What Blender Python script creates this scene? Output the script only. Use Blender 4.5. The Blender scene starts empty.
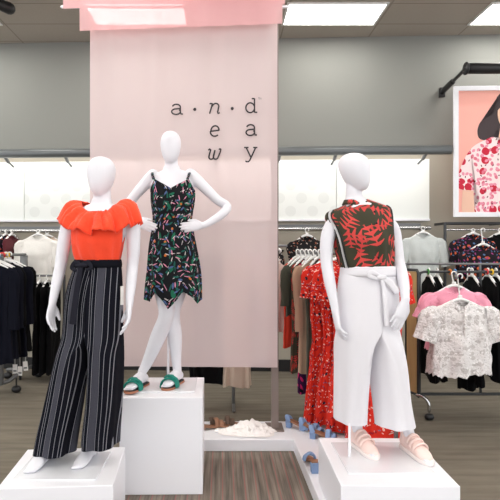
import bpy, bmesh, math, random
from mathutils import Vector, Matrix, noise
random.seed(7)
sc = bpy.context.scene
COL = sc.collection
PI = math.pi
# ---------------------------------------------------------------- camera, world, exposure
F, CX, CY, CZ = 500.0, 222.0, 248.0, 1.57
cd = bpy.data.cameras.new('camera'); cam = bpy.data.objects.new('camera', cd); COL.objects.link(cam)
cam.location = (0, 0, CZ); cam.rotation_euler = (PI/2, 0, 0)
cd.sensor_fit = 'HORIZONTAL'; cd.sensor_width = 36; cd.lens = 36*F/500
cd.shift_x = (250-CX)/500; cd.shift_y = (CY-250)/500
cd.clip_start = .05
sc.camera = cam
sc.view_settings.view_transform = 'Standard'; sc.view_settings.look = 'None'
sc.view_settings.gamma = 1; sc.view_settings.use_curve_mapping = False
sc.view_settings.exposure = 0.58
wd = bpy.data.worlds.new('world'); sc.world = wd; wd.use_nodes = True
wd.node_tree.nodes['Background'].inputs[0].default_value = (.95, .97, 1, 1)
wd.node_tree.nodes['Background'].inputs[1].default_value = 1.3
TROFFER = 8.6      # emission of the ceiling light diffusers
RAILLAMP = 9.5     # watts of the lamp strip behind the wall rail

# ---------------------------------------------------------------- helpers
def lin(c):
    r = []
    for v in c:
        v /= 255.0
        r.append(v/12.92 if v <= .04045 else ((v+.055)/1.055)**2.4)
    return (*r, 1)
def P(px, py, d):
    return Vector(((px-CX)*d/F, d, CZ-(py-CY)*d/F))
WY, WS = 6.4, .044                     # back wall: y = WY - off - WS*x
WROT = -math.atan(WS)
def W(px, py, off=0):
    u = (px-CX)/F
    return P(px, py, (WY-off)/(1+WS*u))
def lerp(a, b, t): return a+(b-a)*t
def smooth(t): return t*t*(3-2*t)

def mat(name, col, rough=.6, metal=0, bump=None, emit=None, spec=None, alpha=None, sheen=0, coat=0):
    m = bpy.data.materials.new(name); m.use_nodes = True
    nt = m.node_tree; b = nt.nodes['Principled BSDF']
    b.inputs['Base Color'].default_value = lin(col)
    b.inputs['Roughness'].default_value = rough; b.inputs['Metallic'].default_value = metal
    if spec is not None: b.inputs['Specular IOR Level'].default_value = spec
    if sheen: b.inputs['Sheen Weight'].default_value = sheen
    if coat: b.inputs['Coat Weight'].default_value = coat
    if emit:
        b.inputs['Emission Color'].default_value = lin(emit[0]); b.inputs['Emission Strength'].default_value = emit[1]
    if bump:
        tc = nt.nodes.new('ShaderNodeTexCoord'); n = nt.nodes.new('ShaderNodeTexNoise')
        n.inputs['Scale'].default_value = bump[0]; n.inputs['Detail'].default_value = 4
        nt.links.new(tc.outputs['Object'], n.inputs['Vector'])
        bp = nt.nodes.new('ShaderNodeBump'); bp.inputs['Strength'].default_value = bump[1]; bp.inputs['Distance'].default_value = .01
        nt.links.new(n.outputs['Fac'], bp.inputs['Height']); nt.links.new(bp.outputs['Normal'], b.inputs['Normal'])
    return m
class NT:
    """small node-graph helper"""
    def __init__(s, m): s.nt = m.node_tree; s.b = s.nt.nodes['Principled BSDF']
    def n(s, t, **k):
        x = s.nt.nodes.new('ShaderNode'+t)
        for a, v in k.items(): setattr(x, a, v)
        return x
    def set(s, sock, v):
        if isinstance(v, bpy.types.NodeSocket): s.nt.links.new(v, sock)
        else: sock.default_value = v
    def math(s, op, a, b=0, c=0):
        x = s.n('Math', operation=op)
        s.set(x.inputs[0], a); s.set(x.inputs[1], b); s.set(x.inputs[2], c)
        return x.outputs[0]
    def vmath(s, op, a, b=None):
        x = s.n('VectorMath', operation=op); s.set(x.inputs[0], a)
        if b is not None: s.set(x.inputs[1], b)
        return x.outputs[0]
    def mix(s, f, a, b):
        x = s.n('Mix', data_type='RGBA'); s.set(x.inputs[0], f); s.set(x.inputs[6], a); s.set(x.inputs[7], b)
        return x.outputs[2]
    def sep(s, v):
        x = s.n('SeparateXYZ'); s.set(x.inputs[0], v); return x.outputs
def print_mat(name, base, layers, rough=.85):
    """cloth with a scattered print; layers: (cells per metre, colour, a, b, probability, seed, kind)"""
    m = mat(name, base, rough, spec=.2); g = NT(m)
    uv = g.n('UVMap').outputs[0]
    col = lin(base)
    for cells, c, a, b, prob, seed, kind in layers:
        v = g.vmath('ADD', g.vmath('MULTIPLY', uv, (cells, cells, 1)), (seed*3.7, seed*1.3, 0))
        vo = g.n('TexVoronoi', voronoi_dimensions='2D'); vo.inputs['Scale'].default_value = 1
        vo.inputs['Randomness'].default_value = .75
        g.set(vo.inputs['Vector'], v)
        loc = g.vmath('SUBTRACT', v, vo.outputs['Position'])
        sc_ = g.n('SeparateColor'); g.set(sc_.inputs[0], vo.outputs['Color'])
        rot = g.n('VectorRotate', rotation_type='Z_AXIS'); g.set(rot.inputs['Vector'], loc)
        g.set(rot.inputs['Angle'], g.math('MULTIPLY', sc_.outputs[0], 6.283))
        x, y, z = g.sep(rot.outputs[0])
        if kind == 'leaf':
            e = g.math('ADD', g.math('POWER', g.math('ABSOLUTE', g.math('DIVIDE', x, a)), 1.5),
                       g.math('POWER', g.math('ABSOLUTE', g.math('DIVIDE', y, b)), 2))
            f = g.math('LESS_THAN', e, 1)
        else:                                   # palm: a fan of narrow leaflets
            ay = g.math('ABSOLUTE', y); q = g.math('DIVIDE', x, a)
            env = g.math('MULTIPLY', g.math('SQRT', g.math('MAXIMUM', g.math('SUBTRACT', 1, g.math('MULTIPLY', q, q)), 0)), b)
            wid = g.math('MULTIPLY', g.math('SUBTRACT', 1.15, g.math('DIVIDE', ay, g.math('MAXIMUM', env, .01))), .62)
            leafl = g.math('LESS_THAN', g.math('FRACT', g.math('MULTIPLY', g.math('SUBTRACT', x, g.math('MULTIPLY', ay, .6)), 3.6)), wid)
            f = g.math('MULTIPLY', g.math('LESS_THAN', ay, env), g.math('MAXIMUM', leafl, g.math('LESS_THAN', ay, .03)))
        f = g.math('MULTIPLY', f, g.math('LESS_THAN', sc_.outputs[1], prob))
        col = g.mix(f, col, lin(c))
    g.set(g.b.inputs['Base Color'], col)
    return m

class M:
    def __init__(s): s.v = []; s.f = []; s.uv = []
    def add(s, vs, fs, uvs=None):
        o = len(s.v); s.v += [Vector(v) for v in vs]
        for i, f in enumerate(fs):
            s.f.append([o+j for j in f]); s.uv.append(uvs[i] if uvs else None)
        return s
    def loft(s, rings, closed=True, cap=False, uscale=1.0, vscale=None):
        n = len(rings[0]); vs = [p for r in rings for p in r]; fs = []; uvs = []
        vv = [0]
        for i in range(1, len(rings)):
            vv.append(vv[-1]+sum((rings[i][j]-rings[i-1][j]).length for j in range(n))/n)
        m = n if closed else n-1
        for i in range(len(rings)-1):
            for j in range(m):
                k = (j+1) % n
                fs.append([i*n+j, i*n+k, (i+1)*n+k, (i+1)*n+j])
                u0, u1 = j/m*uscale, (j+1)/m*uscale
                uvs.append([(u0, vv[i]), (u1, vv[i]), (u1, vv[i+1]), (u0, vv[i+1])])
        if cap:
            for i in (0, len(rings)-1):
                c = sum(rings[i], Vector())/n; vs.append(c); ci = len(vs)-1
                for j in range(n):
                    k = (j+1) % n
                    fs.append([ci, i*n+k, i*n+j] if i == 0 else [ci, i*n+j, i*n+k]); uvs.append([(0, 0)]*3)
        return s.add(vs, fs, uvs)
    def box(s, c, size, rz=0, bev=0, rot=None):
        bm = bmesh.new(); bmesh.ops.create_cube(bm, size=1)
        bmesh.ops.scale(bm, vec=size, verts=bm.verts)
        if bev: bmesh.ops.bevel(bm, geom=bm.edges[:], offset=bev, segments=2, affect='EDGES', profile=.5)
        mt = Matrix.Translation(Vector(c)) @ (rot.to_4x4() if rot else Matrix.Rotation(rz, 4, 'Z'))
        bm.transform(mt); bm.verts.index_update()
        s.add([v.co.copy() for v in bm.verts], [[v.index for v in f.verts] for f in bm.faces],
              [[(v.co.x, v.co.z) for v in f.verts] for f in bm.faces])
        bm.free(); return s
    def tube(s, pts, rad, n=12, ref=None, round_ends=True, sub=0):
        """swept tube; rad: number or (ra, rb) per point; ra lies along ref"""
        pts = [Vector(p) for p in pts]
        if not isinstance(rad, (list, tuple)): rad = [rad]*len(pts)
        rad = [r if isinstance(r, (list, tuple)) else (r, r) for r in rad]
        if sub:
            pts, rad = catmull(pts, rad, sub)
        rings = []; L = len(pts); a_prev = None
        for i in range(L):
            t = (pts[min(i+1, L-1)]-pts[max(i-1, 0)]).normalized()
            rf = Vector(ref) if ref is not None else (a_prev if a_prev is not None else (Vector((1, 0, 0)) if abs(t.x) < .8 else Vector((0, 1, 0))))
            a = rf-t*rf.dot(t)
            if a.length < 1e-4: a = t.orthogonal()
            a.normalize(); b = t.cross(a); a_prev = a
            ra, rb = rad[i]
            mk = lambda c, q: [c+a*(ra*q*math.cos(2*PI*j/n))+b*(rb*q*math.sin(2*PI*j/n)) for j in range(n)]
            h = min(ra, rb)
            if i == 0 and round_ends:
                for ang in (80, 55, 28):
                    rings.append(mk(pts[i]-t*h*math.sin(math.radians(ang)), math.cos(math.radians(ang))))
            rings.append(mk(pts[i], 1))
            if i == L-1 and round_ends:
                for ang in (28, 55, 80):
                    rings.append(mk(pts[i]+t*h*math.sin(math.radians(ang)), math.cos(math.radians(ang))))
        return s.loft(rings, True, True)
    def build(s, name, m, parent=None, origin=(0, 0, 0), flat=False, sub=0, solid=0):
        me = bpy.data.meshes.new(name); og = Vector(origin)
        me.from_pydata([v-og for v in s.v], [], s.f)
        uvl = me.uv_layers.new(name='UVMap')
        for pol, uv in zip(me.polygons, s.uv):
            if uv:
                for li, q in zip(pol.loop_indices, uv): uvl.data[li].uv = q
        me.polygons.foreach_set('use_smooth', [not flat]*len(me.polygons))
        me.materials.append(m)
        o = bpy.data.objects.new(name, me); COL.objects.link(o)
        if parent: o.parent = parent
        else: o.location = og
        if solid:
            md = o.modifiers.new('solid', 'SOLIDIFY'); md.thickness = solid; md.offset = 0
        if sub:
            md = o.modifiers.new('sub', 'SUBSURF'); md.levels = sub; md.render_levels = sub
        return o
def catmull(pts, rad, sub):
    L = len(pts); op = []; orr = []
    for i in range(L-1):
        p0, p1, p2, p3 = pts[max(i-1, 0)], pts[i], pts[i+1], pts[min(i+2, L-1)]
        r0, r1, r2, r3 = rad[max(i-1, 0)], rad[i], rad[i+1], rad[min(i+2, L-1)]
        for k in range(sub):
            t = k/sub
            cr = lambda a, b, c, d: .5*((2*b)+(-a+c)*t+(2*a-5*b+4*c-d)*t*t+(-a+3*b-3*c+d)*t**3)
            op.append(cr(p0, p1, p2, p3)); orr.append(tuple(max(.002, cr(r0[q], r1[q], r2[q], r3[q])) for q in (0, 1)))
    op.append(pts[-1]); orr.append(rad[-1])
    return op, orr
def interp(rows, n):
    """catmull-rom on rows of numbers, n steps per span"""
    out = []
    L = len(rows)
    for i in range(L-1):
        a, b, c, d = rows[max(i-1, 0)], rows[i], rows[i+1], rows[min(i+2, L-1)]
        for k in range(n):
            t = k/n
            out.append([.5*((2*q)+(-p+r)*t+(2*p-5*q+4*r-s_)*t*t+(-p+3*q-3*r+s_)*t**3) for p, q, r, s_ in zip(a, b, c, d)])
    out.append(list(rows[-1])); return out
def tag(o, label, cat, group=None):
    o['label'] = label; o['category'] = cat
    if group: o['group'] = group
    return o
def thing(name, label, cat, loc, group=None, rz=0):
    o = bpy.data.objects.new(name, None); COL.objects.link(o); o.empty_display_size = .1
    o.location = loc; o.rotation_euler = (0, 0, rz)
    return tag(o, label, cat, group)
def struct(o): o['kind'] = 'structure'; return o

# ---------------------------------------------------------------- materials
WHITE = mat('white_laminate', (238, 238, 243), .32)
MANQ = mat('mannequin_gloss', (226, 225, 231), .3)
WALL = mat('wall_paint', (136, 136, 129), .8, bump=(60, .04))
RAILM = mat('rail_grey', (104, 108, 109), .35, .3)
DARKM = mat('dark_metal', (62, 64, 66), .4, .5)
MIDM = mat('grey_metal', (118, 119, 120), .4, .6)
CHROME = mat('chrome', (190, 190, 190), .2, 1)
BLACKP = mat('black_plastic', (26, 26, 28), .45)
HANG = mat('hanger_plastic', (238, 238, 236), .4)
PAPER = mat('tag_card', (235, 232, 228), .8)
SIDEPOST = mat('post_paint', (128, 116, 110), .5, .2)
WOOD = mat('oak_panel', (176, 140, 88), .5)
g = NT(WOOD); tcw = g.n('TexCoord'); wv = g.n('TexNoise'); wv.inputs['Scale'].default_value = 6
mp = g.n('Mapping'); mp.inputs['Scale'].default_value = (8, 8, .7); g.set(mp.inputs[0], tcw.outputs['Object']); g.set(wv.inputs['Vector'], mp.outputs[0])
g.set(g.b.inputs['Base Color'], g.mix(wv.outputs['Fac'], lin((184, 148, 96)), lin((206, 174, 122))))

def sheer(name, col, clear):
    m = bpy.data.materials.new(name); m.use_nodes = True; nt = m.node_tree
    for x in list(nt.nodes):
        if x.type != 'OUTPUT_MATERIAL': nt.nodes.remove(x)
    out = nt.nodes['Material Output']
    d = nt.nodes.new('ShaderNodeBsdfDiffuse'); d.inputs[0].default_value = lin(col)
    t = nt.nodes.new('ShaderNodeBsdfTranslucent'); t.inputs[0].default_value = lin(col)
    tr = nt.nodes.new('ShaderNodeBsdfTransparent'); tr.inputs[0].default_value = lin([min(255, c+14) for c in col])
    gl = nt.nodes.new('ShaderNodeBsdfGlossy'); gl.inputs['Roughness'].default_value = .35
    m1 = nt.nodes.new('ShaderNodeMixShader'); m1.inputs[0].default_value = .3
    m2 = nt.nodes.new('ShaderNodeMixShader'); m2.inputs[0].default_value = clear
    m3 = nt.nodes.new('ShaderNodeMixShader'); m3.inputs[0].default_value = .04
    L = nt.links.new
    L(d.outputs[0], m1.inputs[1]); L(t.outputs[0], m1.inputs[2]); L(m1.outputs[0], m3.inputs[1]); L(gl.outputs[0], m3.inputs[2])
    L(m3.outputs[0], m2.inputs[1]); L(tr.outputs[0], m2.inputs[2]); L(m2.outputs[0], out.inputs[0])
    return m
BANNER = sheer('sheer_banner_cloth', (234, 214, 214), .2)
VALANCE = sheer('sheer_pink_film', (240, 194, 196), .3)

# carpet: brown grey, thin lines running towards the wall, some of them red
CARPET = mat('striped_carpet', (112, 102, 92), .95); g = NT(CARPET)
tc = g.n('TexCoord').outputs['Object']
mp = g.n('Mapping'); mp.inputs['Scale'].default_value = (1, .06, 1); g.set(mp.inputs[0], tc)
n1 = g.n('TexNoise'); n1.inputs['Scale'].default_value = 34; n1.inputs['Detail'].default_value = 3; g.set(n1.inputs['Vector'], mp.outputs[0])
n2 = g.n('TexNoise'); n2.inputs['Scale'].default_value = 260; n2.inputs['Detail'].default_value = 2; g.set(n2.inputs['Vector'], tc)
n3 = g.n('TexNoise'); n3.inputs['Scale'].default_value = 2.2; g.set(n3.inputs['Vector'], tc)
x, y, z = g.sep(tc)
mq = g.n('Mapping'); mq.inputs['Scale'].default_value = (.12, 1, 1); g.set(mq.inputs[0], tc)
n4 = g.n('TexNoise'); n4.inputs['Scale'].default_value = 16; n4.inputs['Detail'].default_value = 4; g.set(n4.inputs['Vector'], mq.outputs[0])
st = g.n('MapRange'); g.set(st.inputs[0], n4.outputs['Fac']); st.inputs[1].default_value = .3; st.inputs[2].default_value = .7
aisle = g.mix(st.outputs[0], lin((100, 93, 81)), lin((126, 118, 104)))
s1 = g.n('MapRange'); g.set(s1.inputs[0], n1.outputs['Fac']); s1.inputs[1].default_value = .3; s1.inputs[2].default_value = .7
base = g.mix(s1.outputs[0], lin((92, 84, 76)), lin((146, 134, 122)))
ln = g.math('LESS_THAN', g.math('FRACT', g.math('MULTIPLY', x, 1/.074)), .11)
base = g.mix(g.math('MULTIPLY', ln, .55), base, lin((172, 92, 92)))
ln2 = g.math('LESS_THAN', g.math('FRACT', g.math('ADD', g.math('MULTIPLY', x, 1/.0366), .33)), .2)
base = g.mix(g.math('MULTIPLY', ln2, .35), base, lin((66, 62, 58)))
pad = g.math('MULTIPLY', g.math('MULTIPLY', g.math('GREATER_THAN', x, -1.0), g.math('LESS_THAN', x, 1.22)), g.math('LESS_THAN', y, 4.27))
base = g.mix(pad, aisle, base)
base = g.mix(g.math('MULTIPLY', n2.outputs['Fac'], .35), base, lin((98, 92, 80)))
g.set(g.b.inputs['Base Color'], base)
bp = g.n('Bump'); bp.inputs['Strength'].default_value = .4; bp.inputs['Distance'].default_value = .004
g.set(bp.inputs['Height'], n2.outputs['Fac']); g.set(g.b.inputs['Normal'], bp.outputs[0])

g = NT(WALL); g.set(g.b.inputs['Base Color'], g.mix(g.math('LESS_THAN', g.sep(g.n('NewGeometry').outputs['Position'])[2], 2.77), lin((136, 137, 132)), lin((172, 166, 152))))
# ceiling tiles
CEIL = mat('ceiling_tile', (176, 168, 156), .9); g = NT(CEIL)
tc = g.n('TexCoord').outputs['Object']; x, y, z = g.sep(tc)
n1 = g.n('TexNoise'); n1.inputs['Scale'].default_value = 120; g.set(n1.inputs['Vector'], tc)
gx = g.math('LESS_THAN', g.math('FRACT', g.math('DIVIDE', g.math('SUBTRACT', x, .735), 1.11)), .014)
gy = g.math('LESS_THAN', g.math('FRACT', g.math('DIVIDE', g.math('SUBTRACT', y, 5.95), .5)), .035)
gm = g.math('MAXIMUM', gx, gy)
c0 = g.mix(n1.outputs['Fac'], lin((158, 150, 139)), lin((180, 171, 160)))
g.set(g.b.inputs['Base Color'], g.mix(gm, c0, lin((140, 132, 122))))

# lit graphic panels with rows of pale dots
def panel_mat(name, dots):
    m = mat(name, (238, 242, 238), .5)
    if dots:
        g = NT(m); uv = g.n('UVMap').outputs[0]; x, y, z = g.sep(uv)
        S, R = .275, .165
        row = g.math('FLOOR', g.math('DIVIDE', y, R))
        odd = g.math('MULTIPLY', g.math('FLOORED_MODULO', row, 2), S/2)
        fx = g.math('SUBTRACT', g.math('FLOORED_MODULO', g.math('ADD', x, odd), S), S/2)
        fy = g.math('SUBTRACT', g.math('FLOORED_MODULO', y, R), R/2)
        r = g.math('SQRT', g.math('ADD', g.math('MULTIPLY', fx, fx), g.math('MULTIPLY', fy, fy)))
        f = g.math('LESS_THAN', r, .068)
        g.set(g.b.inputs['Base Color'], g.mix(f, lin((238, 242, 238)), lin((230, 234, 230))))
    return m
PANEL = panel_mat('panel_white', False); PANELD = panel_mat('panel_dots', True)

# cloth
def cloth(name, c, rough=.9, b=(160, .25)): return mat(name, c, rough, bump=b, sheen=.15)
ORANGE = cloth('orange_cotton', (252, 74, 38), b=(70, .35))
NAVY = mat('navy_cloth', (14, 16, 27), .95, bump=(160, .25), spec=.15); BLACK = mat('black_cloth', (11, 11, 13), .95, bump=(160, .25), spec=.15); MAROON = cloth('maroon_cloth', (92, 26, 36))
WPANT = cloth('white_denim', (226, 224, 229), b=(240, .12))
CREAM = cloth('cream_knit', (236, 234, 228), b=(90, .5)); BEIGE = cloth('beige_cloth', (198, 178, 160)); TAN = cloth('tan_cloth', (178, 146, 122))
PINK = cloth('pink_cotton', (240, 160, 182)); OLIVE = cloth('olive_cloth', (70, 72, 60)); REDC = cloth('red_cloth', (222, 62, 38))
GREYB = cloth('grey_chambray', (198, 204, 202), b=(90, .3)); LACE = cloth('beige_lace', (206, 192, 184), b=(50, 1))
WLACE = print_mat('white_lace', (226, 222, 221), [(20, (198, 192, 190), .42, .34, .6, 1, 'leaf'), (34, (236, 233, 232), .35, .2, .6, 2, 'leaf'), (46, (186, 180, 178), .3, .12, .4, 3, 'leaf')])
g = NT(WLACE); nz = g.n('TexNoise'); nz.inputs['Scale'].default_value = 55; g.set(nz.inputs['Vector'], g.n('TexCoord').outputs['Object']); bp = g.n('Bump'); bp.inputs['Strength'].default_value = .9; bp.inputs['Distance'].default_value = .012; g.set(bp.inputs['Height'], nz.outputs['Fac']); g.set(g.b.inputs['Normal'], bp.outputs[0])
PALM = print_mat('palm_print', (62, 60, 46), [(8.5, (206, 74, 70), .60, .46, .62, 1.15, 'palm'), (10, (196, 66, 64), .55, .42, .25, 2.45, 'palm')])
PALM2 = print_mat('palm_print_small', (66, 62, 50), [(14, (196, 62, 58), .55, .5, .6, 5, 'palm')])
LEAF = print_mat('leaf_print_black', (20, 22, 26), [
    (14, (30, 104, 78), .46, .16, .5, 1, 'leaf'), (24, (214, 140, 165), .46, .09, .45, 2, 'leaf'),
    (20, (78, 98, 142), .38, .13, .45, 3, 'leaf'), (26, (214, 206, 204), .44, .07, .4, 4, 'leaf'),
    (12, (206, 116, 48), .11, .1, .32, 5, 'leaf'), (22, (32, 92, 82), .46, .13, .5, 6, 'leaf'), (28, (20, 22, 26), .5, .1, .5, 9, 'leaf')])
REDF = print_mat('red_floral', (212, 46, 32), [(42, (238, 204, 194), .26, .12, .3, 11, 'leaf'), (30, (120, 110, 140), .25, .14, .3, 12, 'leaf'), (24, (236, 210, 200), .3, .12, .35, 1, 'leaf'), (13, (58, 40, 52), .2, .15, .4, 2, 'leaf'), (20, (160, 28, 40), .4, .15, .4, 3, 'leaf')])
DKF = print_mat('dark_floral', (28, 26, 28), [(26, (190, 172, 160), .28, .12, .4, 1, 'leaf'), (18, (150, 84, 60), .25, .16, .35, 2, 'leaf')])
DKF2 = print_mat('dark_floral_bright', (30, 24, 32), [(16, (206, 96, 60), .3, .24, .45, 1, 'leaf'), (20, (150, 60, 120), .3, .15, .4, 2, 'leaf'), (22, (80, 110, 150), .25, .15, .4, 3, 'leaf')])
PURP = print_mat('purple_print', (70, 28, 74), [(14, (214, 44, 110), .5, .2, .6, 1, 'leaf'), (12, (30, 22, 40), .5, .2, .4, 2, 'leaf')])
# striped trousers
STRIPE = mat('navy_stripe', (18, 19, 28), .95, spec=.15); g = NT(STRIPE)
x, y, z = g.sep(g.n('UVMap').outputs[0])
fr = g.math('FRACT', x)
band = lambda a, b: g.math('MULTIPLY', g.math('GREATER_THAN', fr, a), g.math('LESS_THAN', fr, b))
nz = g.n('TexNoise'); nz.inputs['Scale'].default_value = 3; 
mp = g.n('Mapping'); mp.inputs['Scale'].default_value = (24, 140, 1); g.set(mp.inputs[0], g.n('UVMap').outputs[0]); g.set(nz.inputs['Vector'], mp.outputs[0])
c = g.mix(band(.34, .62), lin((15, 16, 25)), g.mix(nz.outputs['Fac'], lin((26, 27, 36)), lin((88, 88, 98))))
for a in (.04, .14, .30, .64, .84):
    c = g.mix(band(a, a+.022), c, lin((128, 128, 136)))
g.set(g.b.inputs['Base Color'], c)

# ---------------------------------------------------------------- room shell
X0, X1, YF, ZC = -8.5, 8.5, -5.0, 4.24
fl = struct(M().box((0, (YF+7)/2, -.05), (X1-X0, 7-YF, .1)).build('floor', CARPET, flat=True))
ce = struct(M().box((0, (YF+7)/2, ZC+.05), (X1-X0, 7-YF, .1)).build('ceiling', CEIL, flat=True))
mid = Vector((0, WY, 0)); wdir = Vector((1, -WS, 0)).normalized(); wn = Vector((-WS, -1, 0)).normalized()
rotw = Matrix.Rotation(WROT, 3, 'Z')
struct(M().box(mid-wn*.06+Vector((0, 0, ZC/2)), (17.5, .12, ZC), rot=rotw).build('wall_back', WALL, flat=True))
struct(M().box(mid+wn*.008+Vector((0, 0, .075)), (17.5, .016, .15), rot=rotw, bev=.003).build('baseboard_back', BLACKP, flat=True))

# ceiling lights
FRAME = mat('troffer_frame', (225, 225, 222), .5)
DIFF = mat('troffer_diffuser', (255, 255, 255), .5, emit=((255, 252, 246), TROFFER))
COLN = {-2: 'far left', -1: 'left of the pink banner', 0: 'right of the pink banner', 1: 'above the portrait poster', 2: 'far right', -3: 'outermost left'}
for j in range(5):
    for i in range(-3, 3):
        x = .735+.53+2.22*i; y = 5.70-2.2*j
        where = COLN[i]
        if j == 0 and i == 0: lb = 'bright ceiling light panel just right of the pink banner top'
        elif j == 0 and i == 1: lb = 'bright ceiling light panel at the top right above the portrait poster'
        else: lb = 'rectangular ceiling light panel, row %s from the back wall, column %s' % (['nearest', 'second', 'third', 'fourth', 'fifth'][j], where)
        t = thing('ceiling_light', lb, 'ceiling light', (x, y, ZC), 'ceiling light panels')
        fm = M(); w, d = 1.06, .5
        for sx in (-1, 1):
            fm.box((x+sx*(w/2+.012), y, ZC-.006), (.024, d+.048, .018))
            fm.box((x, y+sx*(d/2+.012), ZC-.006), (w, .024, .018))
        fm.build('frame', FRAME, t, (x, y, ZC), flat=True)
        M().box((x, y, ZC-.006), (w, d, .006)).build('diffuser', DIFF, t, (x, y, ZC), flat=True)
# spotlight at the top left
p = P(1, 1, 5.2); o = Vector((p.x, p.y, ZC))
t = thing('spotlight', 'black ceiling spotlight at the top left corner', 'spotlight', o)
M().tube([o, o-Vector((0, 0, .05))], .05, 16).build('mount', BLACKP, t, o)
M().tube([o-Vector((0, 0, .02)), o-Vector((-.0, 0, .12))], .012).build('stem', BLACKP, t, o)
hd = M(); a = o-Vector((.07, .04, .13)); b = o+Vector((.06, .06, -.15)); hd.tube([a, a.lerp(b, .5), b], [.045, .055, .062], 18); hd.build('lamp_head', BLACKP, t, o)

# ---------------------------------------------------------------- wall fixtures
RO = .36
a, b = W(-190, 152.5, RO), W(451, 152, RO)
a.z = b.z = W(222, 151.8, RO).z
t = thing('wall_rail', 'long dark grey tube rail across the wall above the white panels', 'rail', (a+b)/2)
o = (a+b)/2
M().tube([a, b], .054, 24, round_ends=False).build('tube', RAILM, t, o)
for px in (-120, -60, 3, 64, 140, 215, 280, 337, 428):
    q = W(px, 152, RO); q.z = a.z; r = q+Vector((0, RO-.02, -.12)); r2 = q+Vector((0, RO*.4, -.075))
    bm = M(); bm.tube([q, r2], .022, 8); bm.tube([r2, r], .012, 8); bm.build('bracket', MIDM, t, o)
# lamp strip fixed under the rail
ls = M(); dz = Vector((0, .085, .02)); ls.tube([a+dz, b+dz], .016, 8); ls.build('lamp_strip', WHITE, t, o)
ld = bpy.data.lights.new('rail_lamp', 'AREA'); ld.shape = 'RECTANGLE'; ld.size = (b-a).length; ld.size_y = .03; ld.energy = RAILLAMP; ld.color = (1, .98, .94)
lo = bpy.data.objects.new('rail_lamp', ld); COL.objects.link(lo); lo.location = (a+b)/2+Vector((0, .085, -.002))
lo.rotation_euler = (math.radians(24), 0, WROT)
def wall_panel(px0, px1, m, label):
    z1 = W(222, 160.5, .06).z; z0 = W(222, 219.5, .06).z
    p0, p1 = W(px0, 200, .04), W(px1, 200, .04)
    c = (p0+p1)/2; c.z = (z0+z1)/2; w = (p1-p0).length
    t = thing('wall_panel', label, 'wall panel', (c.x, c.y, z0), 'white wall panels'); o = Vector((c.x, c.y, z0))
    mm = M(); mm.box(c, (w-.006, .05, z1-z0), rot=rotw, bev=.004)
    mm.uv = [[((mm.v[i]-c).dot(wdir)+w/2, mm.v[i].z-z0-.02) for i in f] for f in mm.f]
    mm.build('board', m, t, o, flat=True)
    e = M(); e.box(Vector((c.x, c.y, z0-.012))+wn*.01, (w-.004, .075, .024), rot=rotw, bev=.003); e.build('bottom_trim', WHITE, t, o, flat=True)
wall_panel(-190, 25, PANEL, 'plain white wall panel at the far left edge of the photo')
wall_panel(25, 150, PANELD, 'white panel of pale dots behind the orange blouse mannequin')
wall_panel(150, 336, PANELD, 'white panel of pale dots running from behind the banner to its right')
wall_panel(336, 429, PANEL, 'plain white wall panel behind the palm blouse mannequin')

def wall_bar(px0, px1, py, off, label, frame=False):
    z = W(222, py, off).z; a, b = W(px0, py, off), W(px1, py, off); a.z = b.z = z; o = (a+b)/2
    t = thing('hanging_bar', label, 'hanging bar', o, 'wall hanging bars')
    M().tube([a, b], .015, 12).build('bar', CHROME if not frame else MIDM, t, o)
    n = max(2, int((b-a).length/1.0)+1)
    for i in range(n):
        q = a.lerp(b, i/(n-1)); M().box(q+Vector((0, off/2, .0)), (.02, off, .045)).build('bracket', MIDM, t, o, flat=True)
    rl = M(); rl.box((a+b)/2+Vector((0, off-.012, .03)), ((b-a).length, .024, .07), rot=rotw); rl.build('wall_strip', MIDM, t, o, flat=True)
    return z
ZBL = wall_bar(-190, 100, 230.5, .30, 'chrome wall bar behind the navy garments at the left')
ZBM = wall_bar(150, 342, 229, .30, 'chrome wall bar partly behind the pink banner')
ZBR = wall_bar(372, 430, 228, .30, 'short chrome wall bar holding the pale grey blouse')
# dark framed bay at the right
z = W(222, 224, .3).z; a, b = W(445, 224, .3), W(560, 224, .3); a.z = b.z = z; o = (a+b)/2
t = thing('hanging_bay', 'dark metal framed hanging bay under the portrait poster', 'clothes bay', Vector((o.x, o.y, 0)))
ob = Vector((o.x, o.y, 0))
M().tube([a, b], .018, 8).build('top_bar', DARKM, t, ob)
for i, q in enumerate((a, a.lerp(b, .5), b)):
    M().tube([q, Vector((q.x, q.y, .01))], .018, 8).build('upright', DARKM, t, ob)
    M().box(q+Vector((0, .14, 0)), (.02, .28, .03)).build('bracket', DARKM, t, ob, flat=True)
a2, b2 = a-Vector((0, 0, .075)), b-Vector((0, 0, .075)); M().tube([a2, b2], .012, 8).build('hanging_bar', CHROME, t, ob)
ZBY = z-.075

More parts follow.
